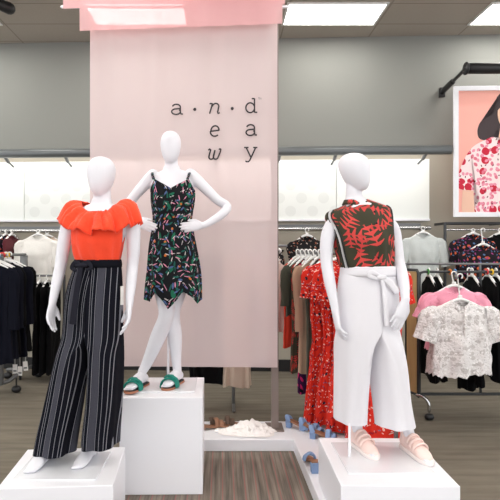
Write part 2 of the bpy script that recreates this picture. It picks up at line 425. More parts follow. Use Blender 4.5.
# ---------------------------------------------------------------- garments on hangers
def hanger(loc, rz, w, label, zbar, clip=False):
    """loc = where the garment collar sits; hook reaches up to zbar"""
    loc = Vector(loc)
    t = thing('clothes_hanger', label, 'hanger', loc, 'white clothes hangers', rz)
    m = M(); h = w/2
    if clip: m.tube([(-h, 0, .0), (-h*.5, 0, .02), (0, 0, .03), (h*.5, 0, .02), (h, 0, .0)], [(.008, .012)]*5, 8, sub=3)
    else: m.tube([(-h, 0, -.055), (-h*.6, 0, -.012), (-.05, 0, .02), (0, 0, .034), (.05, 0, .02), (h*.6, 0, -.012), (h, 0, -.055)], [.009, .012, .013, .014, .013, .012, .009], 8, sub=2)
    m.build('shoulder_bar', HANG, t)
    hz = zbar-loc.z; R = .022
    hp = [(0, 0, .03), (0, 0, max(.04, hz-.01))]
    for k in range(8):
        an = PI*1.25*k/7; hp.append((R*1.0*(1-math.cos(an)) - 0, 0, max(.04, hz-.01)+R*math.sin(an)))
    hp = [(x-(R if i > 1 else R*(0 if i == 0 else 1)), y, z) for i, (x, y, z) in enumerate(hp)]
    M().tube(hp, .006, 8).build('hook', HANG if not clip else CHROME, t)
    M().box((0, 0, .05), (.034, .018, .03), bev=.004).build('size_marker', HANG, t)
    return t
def garment(name, label, cat, loc, rz, w, L, m, sleeve=None, depth=.06, hem=None, waist=None, folds=7, amp=.012, group='hanging clothes', neck=.075, seed=0, collar=False, sm=None, wr=.009, ragged=0):
    rnd = random.Random(seed+int(w*1000)+int(L*777))
    t = thing(name, label, cat, loc, group, rz)
    N = 72; h = w/2; hem = (hem or w)/2; waist = (waist or w*.92)/2
    rows = [(-L, hem, depth*1.15), (-L*.75, lerp(hem, waist, .5), depth*1.1), (-L*.5, waist, depth), (-L*.5+(L*.5-.24)*.6, lerp(waist, h, .7), depth),
            (-.2, h*.98, depth*.95), (-.10, h*1.0, depth*.75), (-.055, h*.97, depth*.55), (-.03, h*.8, depth*.5), (-.008, h*.5, depth*.5), (.012, neck+.012, depth*.55), (.02, neck, depth*.6)]
    if L < .5: rows = [rows[0], rows[2]]+rows[4:]
    rows = interp(rows, 4)
    ph = [rnd.uniform(0, 6.28) for _ in range(4)]
    rings = []
    for z, rx, ry in rows:
        k = max(0, min(1, -z/L)); fa = amp*smooth(min(1, k*1.6)); ring = []
        for j in range(N):
            an = 2*PI*j/N; c, s = math.cos(an), math.sin(an)
            f = fa*(math.sin(folds*an+ph[0]+z*2)+.6*math.sin((folds+4)*an+ph[1]-z*3))
            e = .8
            x = rx*math.copysign(abs(c)**e, c); y = ry*math.copysign(abs(s)**e, s)
            zz = z
            if z < -L*.93: zz += .012*math.sin(3*an+ph[2])
            if z > -.02 and s < 0: zz -= .05*max(0, 1-abs(x)/(neck*1.1))    # front of the collar dips
            kk = min(1, max(0, -z-.02)*6)
            nv = noise.noise(Vector((x*9+seed*3.1+w*50, y*5, z*7)))+.6*noise.noise(Vector((x*19+seed, y*9+4, z*15+w*31)))
            if ragged and z < -L*.88: zz += ragged*(math.sin(17*an)+math.sin(29*an+1)); f += ragged*math.sin(23*an)
            ring.append(Vector((x+f*.4*c+nv*wr*c*kk, y+(f*(1 if s > 0 else -1)*min(1, abs(s)*1.5)+nv*wr*1.6*s*kk), zz)))
        rings.append(ring)
    M().loft(rings, True, False, uscale=2*w+.2).build('bodice' if sleeve or L < .8 else 'drape', m, t)
    if sleeve:
        ln, out, r0, r1 = sleeve
        for sx in (-1, 1):
            pts = [Vector((sx*(h-.05), 0, -.095)), Vector((sx*(h+.01), 0, -.11)), Vector((sx*(h+out*.5), -.01, -.11-ln*.5)), Vector((sx*(h+out), -.015, -.11-ln))]
            mm = M(); rr = [(r0*.8, depth*.6), (r0, depth*.7), (lerp(r0, r1, .5), depth*.7), (r1, depth*.75)]
            pp, rr = catmull(pts, rr, 4); rg = []
            for i, q in enumerate(pp):
                tt = (pp[min(i+1, len(pp)-1)]-pp[max(0, i-1)]).normalized(); aa = Vector((0, 1, 0)); bb = tt.cross(aa)
                rg.append([q+bb*(rr[i][0]*math.cos(2*PI*j/24)*(1+.08*math.sin(5*j+seed)))+aa*(rr[i][1]*math.sin(2*PI*j/24)*(1+.1*math.sin(7*j*.26*3+seed)))+Vector((noise.noise(q*11+Vector((j*.6, sx, seed))), noise.noise(q*11+Vector((j*.6, sx+9, seed))), 0))*wr*1.5 for j in range(24)])
            mm.loft(rg, True, False, uscale=.5); mm.build('sleeve', sm or m, t)
    if collar:
        mm = M(); rg = []
        for i in range(3):
            q = i/2
            rg.append([Vector(((neck+.012*q+.006)*math.cos(an), (depth*.6+.012*q)*math.sin(an), .022-.035*q*(1+.4*(math.sin(an) < -.3))-.05*max(0, -math.sin(an))**3)) for an in [2*PI*j/40+PI*1.5+.12 for j in range(38)]])
        mm.loft(rg, False); mm.build('collar', m, t, solid=.004)
        mm = M()
        mm.box((0, -depth*1.0-amp, -L*.5), (.028, .012, L*.84), bev=.002); mm.build('placket', m, t)
        for k in range(5):
            b = M(); b.tube([(0, -depth-amp-.006, -.1-k*L*.16), (0, -depth-amp-.011, -.1-k*L*.16)], .007, 10); b.build('button', PAPER, t)
    return t
def price_tag(p, label, tilt=0):
    t = thing('price_tag', label, 'price tag', p, 'price tags')
    M().box((0, 0, 0), (.05, .003, .1), rot=Matrix.Rotation(tilt, 3, 'Y')).build('card', PAPER, t, flat=True)
    M().tube([(0, 0, .05), (.0, 0, .17)], .002, 6).build('string', PAPER, t)
    m = M(); m.box((0, -.002, -.02), (.035, .001, .018), rot=Matrix.Rotation(tilt, 3, 'Y')); m.build('barcode_block', MIDM, t, flat=True)
    return t
def hung(name, label, cat, hlabel, px, py, d, rz, w, L, m, zbar=None, **k):
    """garment with collar at the pixel (px,py) at distance d, on its own hanger"""
    loc = P(px, py, d)
    gm = garment(name, label, cat, loc, rz, w, L, m, **k)
    hanger(loc+Vector((0, 0, .0)), rz, w*.86, hlabel, zbar if zbar else loc.z+.09)
    return gm

# -- left wall bar
dW = lambda px, off: W(px, 0, off).y
yb = dW(38, .30)
hung('blouse', 'cream textured short sleeved blouse facing out on the left wall bar', 'blouse', 'white hanger holding the cream blouse on the left wall', 38, 237, dW(38, .34), 0, .43, .58, CREAM, ZBL, sleeve=(.26, .02, .06, .055), hem=.44, amp=.006)
hung('blouse', 'tan blouse mostly hidden behind the cream blouse', 'blouse', 'white hanger holding the tan blouse behind the cream blouse', 47, 238, dW(47, .24), .3, .40, .52, BEIGE, ZBL, hem=.44)
for i, (px, m, nm) in enumerate(((-9, BLACK, 'black top outermost on the left wall bar'), (-1, BLACK, 'black top hanging second from the photo edge on the wall'), (6, DKF2, 'dark floral top beside the maroon top on the wall'), (12, MAROON, 'dark maroon top hanging sideways left of the cream blouse'))):
    hung('top', nm, 'top', 'white hanger of the '+nm, px, 237, dW(px, .30), PI/2-.25, .34, .50, m, ZBL, depth=.035, folds=4, amp=.006)
for i, (px, nm) in enumerate(((40, 'black trousers below the cream blouse, left pair'), (47, 'black trousers below the cream blouse, middle pair'), (54, 'black trousers nearest the striped trousers mannequin'))):
    hung('trousers', nm, 'trousers', 'white hanger of the '+nm, px, 284, 5.95, PI/2-.1, .34, 1.04, BLACK, None, depth=.032, folds=5, neck=.1, amp=.006)
p0, p1 = P(33, 268, 5.95), P(60, 268, 5.95); o = Vector(((p0.x+p1.x)/2, 5.95, 0)); zb = P(0, 284, 5.95).z+.10
t = thing('garment_rack', 'low black rack of black trousers below the cream blouse', 'clothes rack', o, 'clothes racks')
M().tube([(p0.x-.15, 5.95, zb), (p1.x+.05, 5.95, zb)], .013).build('bar', MIDM, t, o)
for x in (p0.x-.15, p1.x+.05): M().tube([(x, 5.95, zb), (x, 5.95, .01)], .016).build('upright', DARKM, t, o)

# -- left floor rack with navy clothes (bar runs away from the viewer)
xr = P(-8, 0, 5.15).x; zr = P(0, 255.5, 5.15).z
o = Vector((xr, 5.5, 0)); t = thing('garment_rack', 'grey floor rack on casters loaded with navy garments at the left', 'clothes rack', o, 'clothes racks')
M().tube([(xr, 4.98, zr), (xr, 6.02, zr)], .016).build('bar', MIDM, t, o)
for y in (5.32, 5.98): M().box((xr, y, zr/2+.05), (.085, .034, zr-.12), bev=.006).build('upright', MIDM, t, o)
for y in (5.32, 5.98):
    ft = M(); ft.tube([(xr-.20, y+.02, .11), (xr, y+.02, .12), (xr+.08, y+.06, .14), (xr+.14, y+.10, .19)], .022, 10); fo = ft.build('foot', MIDM, t, o)
    for dx, dy in ((-.20, .02), (.14, .10)):
        c = M(); c.tube([(xr+dx-.012, y+dy, .042), (xr+dx+.012, y+dy, .042)], .04, 18); c.tube([(xr+dx, y+dy, .045), (xr+dx, y+dy, .19 if dx > 0 else .11)], .009, 8); c.build('caster', BLACKP, t, o)
ringc = [(70, 150, 70), (222, 120, 40), (60, 130, 190), (210, 60, 60), (240, 200, 60), (120, 80, 150)]
RM = [mat('size_ring_%s' % n, c, .4) for n, c in zip(('green', 'orange', 'blue', 'red', 'yellow', 'violet'), ringc)]
RN = ['green', 'orange', 'blue', 'red', 'yellow', 'violet']
for k in range(5):
    y = 5.02+k*.115
    q = Vector((xr+.0, y+.03, zr)); mm = M(); n = 16
    mm.loft([[q+Vector((r_*math.cos(2*PI*j/n), dy, r_*math.sin(2*PI*j/n))) for j in range(n)] for r_, dy in ((.017, -.004), (.034, -.004), (.034, .004), (.017, .004), (.017, -.004))])
    tag(mm.build('size_ring', RM[k], None, q), '%s plastic size ring on the bar of the navy garment rack' % RN[k], 'size ring', 'size rings')
NAVL = ['nearest navy jacket on the left floor rack, facing the viewer', 'second navy jacket on the left floor rack', 'third navy jacket on the left floor rack', 'fourth navy jacket on the left floor rack', 'rearmost dark jacket on the left floor rack', 'rearmost dark jacket on the left floor rack']
for k in range(5):
    y = [5.05, 5.15, 5.24, 5.41, 5.51][k]
    dx = [.05, .05, .04, .05, .05, .04][k]
    lc = Vector((xr+dx-.02, y, zr-.09))
    garment('jacket', NAVL[k], 'jacket', lc, .10, .42, 1.0-.03*(k % 3), [NAVY, NAVY, BLACK, NAVY, BLACK, NAVY][k], sleeve=(.55, .03, .06, .05), depth=.038, hem=.46, amp=.014, seed=k)
    hanger(lc, .1, .40, 'white hanger of the '+NAVL[k], zr+.02)
for px, py, lb, tl in ((15, 369, 'left price tag hanging below the navy jackets', 0), (20, 371, 'middle price tag hanging below the navy jackets', .05), (25.5, 366, 'rightmost of three white price tags hanging below the navy jackets', -.1)):
    price_tag(P(px, py, 5.43), lb, tl)
# ---------------------------------------------------------------- banner group
DB = 4.02
o = P(184, 8, DB); o.z = ZC
t = thing('banner', 'tall sheer pink banner with black lettering behind the leaf print mannequin', 'banner', o)
def sheet(px0, px1, y0a, y0b, y1, d, ph, amp, nx=90, ny=40, k=7):
    rg = []
    for i in range(ny+1):
        v = i/ny; r = []
        for j in range(nx+1):
            u = j/nx; px = lerp(px0, px1, u); yb_ = lerp(y0a, y0b, u)
            p = P(px, lerp(yb_, y1, v), d)
            p.y += amp*(math.sin(k*2*PI*u+ph+.6*v)+.5*math.sin(k*3.3*PI*u+2*ph-v))*(.35+.65*v)
            r.append(p)
        rg.append(r)
    return M().loft(rg, False)
sheet(90, 277.5, 366, 367.5, 7, DB, 0, .007, k=5).build('cloth', BANNER, t, o)
zt = P(0, 7, DB).z
r0, r1 = P(62, 0, DB), P(287, 0, DB)
M().tube([(r0.x, DB+.0, zt), (r1.x, DB+.0, zt)], .012, 12).build('rod', WHITE, t, o)
for px in (84, 184, 280):
    q = P(px, 0, DB); M().tube([(q.x, DB, zt), (q.x, DB, ZC)], .003, 6).build('cord', MIDM, t, o)
# lettering
INK = mat('banner_ink', (44, 36, 40), .7)
def arc(cx, cy, rx, ry, a0, a1, n=18): return [(cx+rx*math.cos(math.radians(lerp(a0, a1, i/n))), cy+ry*math.sin(math.radians(lerp(a0, a1, i/n)))) for i in range(n+1)]
GL = {
 'a': [arc(.42, .27, .36, .27, 90, 400, 30), arc(.45, .72, .33, .27, 165, 0, 16)+[(.78, .2), (.84, .05), (.98, .03)], [(.42, .54), (.78, .58)]],
 'd': [arc(.40, .48, .36, .48, 20, 340, 30), [(.76, 1.38), (.76, .03)], [(.54, 1.37), (.76, 1.37)], [(.76, .03), (.98, .03)]],
 'y': [[(.10, .97), (.52, .0)], [(.92, .97), (.42, -.28), (.30, -.42), (.12, -.42), (.06, -.33)], [(-.06, .97), (.30, .97)], [(.72, .97), (1.06, .97)]],
 'n': [[(.20, .96), (.30, .96), (.12, .02)], arc(.58, .60, .30, .38, 165, 20, 16)+[(.80, .16), (.84, .04), (.98, .10)], [(.05, .96), (.30, .96)]],
 'e': [[(.12, .46), (.86, .56)]+arc(.52, .52, .36, .46, 5, 185, 20)+arc(.52, .46, .41, .46, 185, 312, 16)],
 'w': [[(.02, .86), (.14, .97), (.20, .90), (.10, .28)]+arc(.28, .22, .18, .22, 165, 330, 12)+[(.52, .85)], [(.52, .85), (.44, .28)]+arc(.62, .24, .18, .24, 175, 340, 12)+[(.92, .62), (.96, .90)]+arc(.90, .90, .06, .07, 0, 180, 8)],
}
def letter(name, key, px0, px1, pbase, ptop, slant=0, th=.145):
    d = DB-.026; q0, q1 = P(px0, pbase, d), P(px1, ptop, d)
    w, h = q1.x-q0.x, q1.z-q0.z
    mm = M()
    for st in GL[key]:
        pts = [Vector((q0.x+w*(x+slant*y), d, q0.z+h*y)) for x, y in st]
        s_ = h*th
        mm.tube(pts, [(.0015, s_*.5)]*len(pts), 8, ref=(0, 1, 0))
    return mm.build('printed_letter_'+name, INK, t, o)
letter('a', 'a', 171, 183, 114.4, 104.2); letter('n', 'n', 208.2, 219.8, 113.8, 103.2, .08); letter('d', 'd', 245.4, 257.4, 112.6, 102.4)
letter('e', 'e', 208.8, 220, 136.2, 125.6, .06); letter('a', 'a', 245.4, 257, 135.4, 124.6)
letter('w', 'w', 207.4, 220.6, 159.2, 148.6, .06); letter('y', 'y', 244.9, 256.6, 157.4, 147.2)
for px, py in ((194.8, 109.4), (232.2, 108.5)):
    q = P(px, py, DB-.026); M().tube([q, q-Vector((0, .002, 0))], .0125, 20).build('printed_dot', INK, t, o)
q = P(258.3, 98.5, DB-.026); mm = M(); s_ = .011
for st in ([(0, 1), (.9, 1)], [(.45, 1), (.45, 0)], [(1.2, 0), (1.2, 1), (1.65, .3), (2.1, 1), (2.1, 0)]):
    mm.tube([q+Vector((x*s_, 0, (y-.5)*s_*1.3)) for x, y in st], .0012, 6)
mm.build('printed_trademark', INK, t, o)
# pink top films
for (lb, px0, px1, ya, yb_, d, ph) in (('wide pink film valance at the very top of the banner', 63, 285, 8.5, 4.5, DB-.05, .4), ('lower pink film valance folded over the banner top', 79.5, 282.5, 31, 23.5, DB-.09, 1.7)):
    oo = P((px0+px1)/2, -40, d)
    s2 = sheet(px0, px1, ya, yb_, -78, d, ph, .006, ny=10)
    tag(s2.build('valance', VALANCE, None, oo), lb, 'valance', 'pink film valances')

# ---------------------------------------------------------------- plinths, platform, post
ZP = .09
pm = M(); o = Vector((0, 4.05, 0))
xL, xI, xR = -.78, .553, 1.21
pts2 = [(xL, 3.86), (xI, 3.86), (xI+.03, 2.36), (xR, 2.36), (xR, 4.27), (xL, 4.27)]
bm = bmesh.new()
vb = [bm.verts.new((x, y, 0.0)) for x, y in pts2]; f = bm.faces.new(vb)
r = bmesh.ops.extrude_face_region(bm, geom=[f]); bmesh.ops.translate(bm, vec=(0, 0, ZP), verts=[v for v in r['geom'] if isinstance(v, bmesh.types.BMVert)])
bmesh.ops.recalc_face_normals(bm, faces=bm.faces); bmesh.ops.bevel(bm, geom=bm.edges[:], offset=.004, segments=1, affect='EDGES')
me = bpy.data.meshes.new('platform'); bm.to_mesh(me); bm.free(); me.materials.append(WHITE)
po = bpy.data.objects.new('platform', me); COL.objects.link(po)
tag(po, 'low white L shaped display platform on the carpet', 'platform')
def plinth(cx, cy, w, dp, z0, z1, rz, label):
    mm = M(); mm.box((cx, cy, (z0+z1)/2), (w, dp, z1-z0), rz=rz, bev=.004)
    t = tag(mm.build('plinth', WHITE, None, (cx, cy, z0), flat=True), label, 'plinth', 'white plinths')
    return t
ZL, ZCN, ZR = .35, .617, .37
plinth(-.868, 2.80, .585, .50, 0, ZL, math.radians(4), 'white plinth under the orange blouse mannequin')
plinth(-.392, 3.43, .53, .50, 0, ZCN, math.radians(1), 'tall white plinth under the leaf print dress mannequin')
plinth(.905, 2.84, .60, .64, ZP+.001, ZR, math.radians(-1), 'white plinth under the palm blouse mannequin')
a = P(275, 430, 4.07)
t = thing('banner_post', 'slim brown grey metal post at the right edge of the banner', 'post', (a.x, 4.07, ZP))
M().box((a.x, 4.09, (ZP+.008+3.49)/2), (.058, .04, 3.49-ZP-.01), bev=.004).build('upright', SIDEPOST, t, (a.x, 4.07, ZP), flat=True)
M().box((a.x, 4.12, ZP+.005), (.14, .2, .01), bev=.002).build('foot_plate', SIDEPOST, t, (a.x, 4.07, ZP), flat=True)

# ---------------------------------------------------------------- mannequins
def hand(m, wr, fdir, nrm, thumb, s=1.0, curl=.25, spread=1.0):
    """m collects the volumes; fdir = fingers, nrm = the way the palm faces, thumb = side vector sign"""
    wr = Vector(wr); f = Vector(fdir).normalized(); n = Vector(nrm); n = (n-f*n.dot(f)).normalized(); sd = f.cross(n).normalized()*thumb
    m.tube([wr-f*.02*s, wr+f*.015*s, wr+f*.05*s, wr+f*.085*s], [(.022*s, .018*s), (.027*s, .017*s), (.036*s, .015*s), (.037*s, .012*s)], 16, ref=sd, sub=3)
    for i, (off, ln, dl) in enumerate(((.027, .070, 0), (.009, .078, .004), (-.009, .073, .002), (-.026, .056, -.006))):
        q = wr+f*(.082+dl)*s+sd*off*s; pts = [q-f*.02*s, q]; an = curl*.35; dr = (f+sd*(off*4*spread)).normalized()
        for seg in (.42, .33, .25):
            an += curl*(.55+.12*i)
            q = q+(dr*math.cos(an)+n*math.sin(an))*ln*seg*s; pts.append(q)
        m.tube(pts, [.0095*s, .0095*s, .0088*s, .008*s, .0066*s], 10)
    q = wr+f*.022*s+sd*.022*s; d1 = (f*.75+sd*.62+n*.3).normalized(); d2 = (f*.95+sd*.2+n*.35).normalized()
    m.tube([q-d1*.015*s, q+d1*.028*s, q+d1*.028*s+d2*.03*s, q+d1*.028*s+d2*.052*s], [.014*s, .0125*s, .0105*s, .0075*s], 10)
def foot(m, ank, fd, zp, s=1.0, lift=0):
    a = Vector((ank[0], ank[1], 0)); f = Vector((fd[0], fd[1], 0)).normalized(); sd = Vector((-f.y, f.x, 0))
    up = lambda k, z: a+f*k*s+Vector((0, 0, zp+z))
    m.tube([up(-.045, .033+lift), up(0, .045+lift*.8), up(.05, .046+lift*.5), up(.10, .034), up(.145, .022), up(.185, .015)],
           [(.026, .03), (.031, .042), (.034, .042), (.04, .032), (.041, .02), (.028, .012)], 16, ref=sd, sub=3)
    for i, (o_, l) in enumerate(((-.028, .03), (-.014, .026), (0, .022), (.013, .018), (.026, .012))):
        b = up(.17, .012)+sd*o_*s*.9; m.tube([b-f*.02, b+f*l*s], [.010*s, .008*s], 8)
def torso(m, rows, D, lat, dyf=0):
    k = D/F; pts = []; rad = []
    for px, py, rx, ry, dy in rows:
        pts.append(P(px, py, D)+Vector((0, dy, 0))); rad.append((rx*k, ry))
    m.tube(pts, rad, 28, ref=lat, sub=3)
def limb(m, rows, D):
    pts = [P(r[0], r[1], D)+Vector((0, r[3] if len(r) > 3 else 0, 0)) for r in rows]; rad = [r[2] for r in rows]
    m.tube(pts, rad, 18, sub=4)
def head(m, top, chin, w, dep, face, lat):
    """egg head: rings from under the chin up to the crown"""
    top, chin = Vector(top), Vector(chin); ax = top-chin; rows = []
    fwd = Vector(face)
    prof = [(0, .30, .34, .20), (.05, .46, .5, .17), (.13, .63, .66, .12), (.25, .8, .80, .06), (.4, .93, .9, .02), (.55, 1, .98, -.02), (.68, 1, 1, -.05), (.8, .92, .94, -.06), (.9, .74, .76, -.06), (.965, .48, .5, -.06), (1, .12, .12, -.06)]
    rings = []
    for h, a, b, off in interp(prof, 2):
        c = chin+ax*h+fwd*off*dep
        rings.append([c+Vector(lat)*(w*a*math.cos(2*PI*j/28))+fwd*(dep*b*math.sin(2*PI*j/28)*(1.0)) for j in range(28)])
    m.loft(rings, True, True)
def finish_body(m, t, o, voxel=.0045):
    ob = m.build('raw_body', MANQ)
    md = ob.modifiers.new('r', 'REMESH'); md.mode = 'VOXEL'; md.voxel_size = voxel
    md = ob.modifiers.new('s', 'SMOOTH'); md.factor = .5; md.iterations = 5
    dg = bpy.context.evaluated_depsgraph_get(); me = bpy.data.meshes.new_from_object(ob.evaluated_get(dg))
    me.transform(Matrix.Translation(-Vector(o))); me.name = 'body'
    me.polygons.foreach_set('use_smooth', [True]*len(me.polygons))
    bpy.data.objects.remove(ob)
    if not me.materials: me.materials.append(MANQ)
    b = bpy.data.objects.new('body', me); COL.objects.link(b); b.parent = t
    return b
def ringfn(D, lat, fwd):
    """ellipse ring by pixel row; fn(u) -> radial factor and z offset"""
    lat, fwd = Vector(lat), Vector(fwd)
    def ring(py, xl, xr, ry, dy=0, N=72, mod=None, e=1):
        c = P((xl+xr)/2, py, D)+Vector((0, dy, 0)); rx = (xr-xl)/2*D/F; out = []
        for j in range(N):
            an = 2*PI*j/N; cs, sn = math.cos(an), math.sin(an)
            pc, ps = math.copysign(abs(cs)**e, cs), math.copysign(abs(sn)**e, sn)
            v = c+lat*rx*pc+fwd*ry*ps          # an = 90deg faces the viewer
            if mod: v += mod(an, cs, sn)
            out.append(v)
        return out
    return ring
def stand(t, o, px, py0, py1, d, plate, zp):
    a = P(px, py1, d); a.z = zp+.008; b = P(px, py0, d)
    M().tube([a, b], .008, 10).build('stand_rod', WHITE, t, o)
    mm = M(); mm.box((plate[0], plate[1], zp+.004), (plate[2], plate[3], .008), bev=.002); mm.build('base_plate', mat('base_plate_glass', (232, 233, 238), .08, coat=.5), t, o, flat=True)
def trousers_leg(D, lat, fwd, rows, sgn, N=64, folds=5, amp=.01, seed=0, per=.118):
    """rows: (py, x_centre, half width outside, half width inside, half depth, dy) in pixels / metres"""
    rings = []; us = []; rr = interp(rows, 4); n = len(rr)
    lat, fwd = Vector(lat), Vector(fwd)
    for i, (py, xc, ro, ri, ry, dy) in enumerate(rr):
        c = P(xc, py, D)+Vector((0, dy, 0)); k = D/F; ring = []; q = i/(n-1)
        for j in range(N):
            an = 2*PI*j/N; cs, sn = math.cos(an), math.sin(an)
            out = cs*sgn > 0
            rx = (ro if out else ri)*k
            f = 1+amp*smooth(q)*(math.sin(folds*an+seed+q*1.5)+.5*math.sin((folds+3)*an+2*seed))/max(.05, ry)
            yy = ry*sn*(1 if (out or ri > ro*.5) else (1 if abs(cs) < .01 else 1))
            ring.append(c+lat*(rx*cs*f)+fwd*(yy*f))
        ax = P(xc+sgn*(ro-ri)/2, py, D)+Vector((0, dy, 0))
        us.append([(p-ax).dot(lat)/per+.5*sgn+8 for p in ring]); rings.append(ring)
    mm = M().loft(rings, True, False)
    for i in range(n-1):
        for j in range(N):
            k = (j+1) % N; v0, v1 = rings[i][j].z, rings[i+1][j].z
            mm.uv[i*N+j] = [(us[i][j], v0), (us[i][k], v0), (us[i+1][k], v1), (us[i+1][j], v1)]
    return mm

# ===== left mannequin: orange blouse, striped trousers
D = 2.85; o = Vector((-.90, 2.86, ZL+.001))
t = thing('mannequin', 'white mannequin in orange ruffled blouse and striped wide trousers on left plinth', 'mannequin', o, 'shop mannequins')
yw = math.radians(-10); lat = Vector((math.cos(yw), math.sin(yw), 0)); fwd = Vector((math.sin(yw), -math.cos(yw), 0))
b = M()
head(b, P(101.3, 156.5, D), P(101, 196, D), 13.4*D/F, .098, fwd, lat)
b.tube([P(101.5, 188, D)+Vector((0, .012, 0)), P(101.5, 200, D)+Vector((0, .015, 0)), P(101, 208, D)+Vector((0, .015, 0))], [.049, .05, .062], 20)
torso(b, [(101, 203.5, 11, .055, .015), (101, 207, 20, .065, .015), (101, 212, 27, .072, .01), (100, 224, 27, .095, 0), (99, 238, 25.5, .108, -.012), (98, 250, 21.5, .09, 0), (97.5, 260, 20.5, .085, 0), (97, 275, 24, .1, 0), (96, 292, 26, .11, .01), (95, 312, 23, .1, .01), (95, 322, 14, .07, .01)], D, lat)
limb(b, [(80, 217, .04), (71, 222, .044), (67, 232, .043), (63, 250, .037), (60.5, 266, .033), (58.5, 280, .031, -.02), (56.5, 294, .025, -.04), (55.5, 302, .021, -.05)], D)
limb(b, [(123, 217, .04), (131, 222, .044), (133, 232, .043), (133.5, 250, .037), (132.5, 266, .033), (132, 280, .031, -.02), (131.3, 296, .025, -.04), (131, 304, .021, -.05)], D)
hand(b, P(55.5, 302, D)+Vector((0, -.05, 0)), (-.10, -.12, -1), (.9, -.3, 0), -1, 1.0, .28)
hand(b, P(131, 304, D)+Vector((0, -.05, 0)), (-.06, -.15, -1), (-.9, -.3, 0), 1, 1.05, .28)
ankL, ankR = (-.995, 2.87), (-.755, 2.92)
for (hx, kn, ank) in ((84, (70, 380), ankL), (109, (101, 378), ankR)):
    h = P(hx, 300, D); k_ = P(kn[0], kn[1], D); an = Vector((ank[0], ank[1], ZL+.09))
    b.tube([h, h.lerp(k_, .5), k_, k_.lerp(an, .4)+Vector((0, .02, 0)), an, an-Vector((0, 0, .03))], [.08, .068, .052, .05, .03, .031], 18, sub=4)
foot(b, ankL, (-.22, -1), ZL+.006, .98); foot(b, ankR, (-.2, -1), ZL+.006, .98)
finish_body(b, t, o)
stand(t, o, 95, 400, 456, 2.93, (-.88, 2.80, .44, .36), ZL)
R_ = ringfn(D, lat, fwd)
# blouse
bl = M(); rg = []
fold = lambda a, cs, sn, k=9, am=.004, ph=0: (lat*cs+fwd*sn)*am*math.sin(k*a+ph)
for (py, xl, xr, ry, dy) in interp([(266, 79.5, 116.5, .082, 0), (261, 76, 119.5, .099, 0), (252, 73, 121.5, .118, 0), (240, 72, 124.5, .13, -.01), (228, 71.5, 126, .122, -.005), (217, 71, 129, .104, .005), (212, 77, 124, .088, .01)], 3):
    rg.append(R_(py, xl, xr, ry, dy, mod=lambda a, cs, sn: fold(a, cs, sn, 11, (.003 if py < 245 else .006)*(.2 if py > 259 else 1), py*.05)))
bo = bl.loft(rg, True, False, 1.0).build('blouse', ORANGE, t, o)
rf = M(); rg = []
# ruffle: top loop on the shoulders, bottom loop flaring out
def rzz(side_y, front_y, back_y, sn):
    return lerp(side_y, front_y, max(0, sn)**1.4) if sn > 0 else lerp(side_y, back_y, (-sn)**1.4)
for i, (q) in enumerate([0, .06, .14, .24, .36, .5, .64, .77, .89, 1]):
    N = 150; ring = []
    xl, xr = lerp(82, 60.5, smooth(q)*.3+q**.75*.7), lerp(121.5, 142, smooth(q)*.3+q**.75*.7)
    ry = lerp(.088, .172, q**.8)
    for j in range(N):
        an = 2*PI*j/N; cs, sn = math.cos(an), math.sin(an)
        py = rzz(lerp(201, 221, q**2), lerp(213.5, 232.5, q), lerp(205, 230, q), sn)
        py -= 2.0*math.sin(q*PI)
        if cs > 0: py += 1.5*q
        c = P((xl+xr)/2, py, D)
        am = .013*q**1.1+.005
        w = am*(.8*math.sin(11*an+.8*q+1.3*math.sin(3*an))+.6*math.sin(19*an+1.1+1.5*math.sin(2*an+1)))
        w += .004*math.sin(37*an+5*q)*(.4+q)+.016*noise.noise(Vector((cs*3.2, sn*3.2, q*1.6+2)))*(.3+q)+.008*noise.noise(Vector((cs*9, sn*9, q*3)))
        v = c+lat*((xr-xl)/2*D/F*cs+w*cs)+fwd*(ry*sn+w*sn*1.2)+Vector((0, .0, w*.8))
        ring.append(v)
    rg.append(ring)
rf.loft(rg, True, False, 1.6).build('ruffle', ORANGE, bo, o, solid=.003)
# trousers
tr = M()
lrows = [(261, 98, 22.5, .5, .098, 0), (270, 98, 25.5, .5, .106, 0), (285, 97, 30, .5, .12, 0), (305, 95.5, 32, .6, .132, 0), (334, 94, 32.5, 1.0, .14, 0), (350, 82, 23, 9, .14, 0), (368, 74, 18.5, 13, .138, 0), (400, 66.5, 18.5, 16, .132, 0), (430, 59.5, 19, 18, .125, 0), (450, 55.5, 19, 19, .12, 0)]
rrows = [(261, 98, 22.5, .5, .098, 0), (270, 98, 24, .5, .106, 0), (285, 97, 25.5, .5, .12, 0), (305, 96, 26.5, .6, .132, 0), (334, 95, 27.5, 1.0, .14, 0), (350, 103, 19, 12, .14, 0), (368, 104.5, 17, 15, .138, 0), (400, 103, 17, 16, .132, 0), (428, 100.5, 17.5, 17.5, .125, 0), (443.5, 99.3, 18, 18, .12, 0)]
tr1 = trousers_leg(D, lat, fwd, lrows, -1, seed=1.0); tr2 = trousers_leg(D, lat, fwd, rrows, 1, seed=2.6)
tr.add(tr1.v, tr1.f, tr1.uv); tr.add(tr2.v, tr2.f, tr2.uv)
to = tr.build('trousers', STRIPE, t, o)
wb = M(); wb.loft([R_(py, 74.5-e, 121+e, .102+e*.006, 0) for py, e in ((259.5, 0), (261, .6), (264.5, 1.0), (267, .8))], True, False, 9); wb.build('waistband', mat('dark_waistband', (18, 19, 26), .95, spec=.1), to, o, solid=.004)
tie = M(); kq = P(91, 264.5, D)+fwd*.125
tie.tube([kq+lat*-.03, kq, kq+lat*.03], [(.010, .007), (.014, .011), (.010, .007)], 12, ref=(0, 0, 1), sub=3)
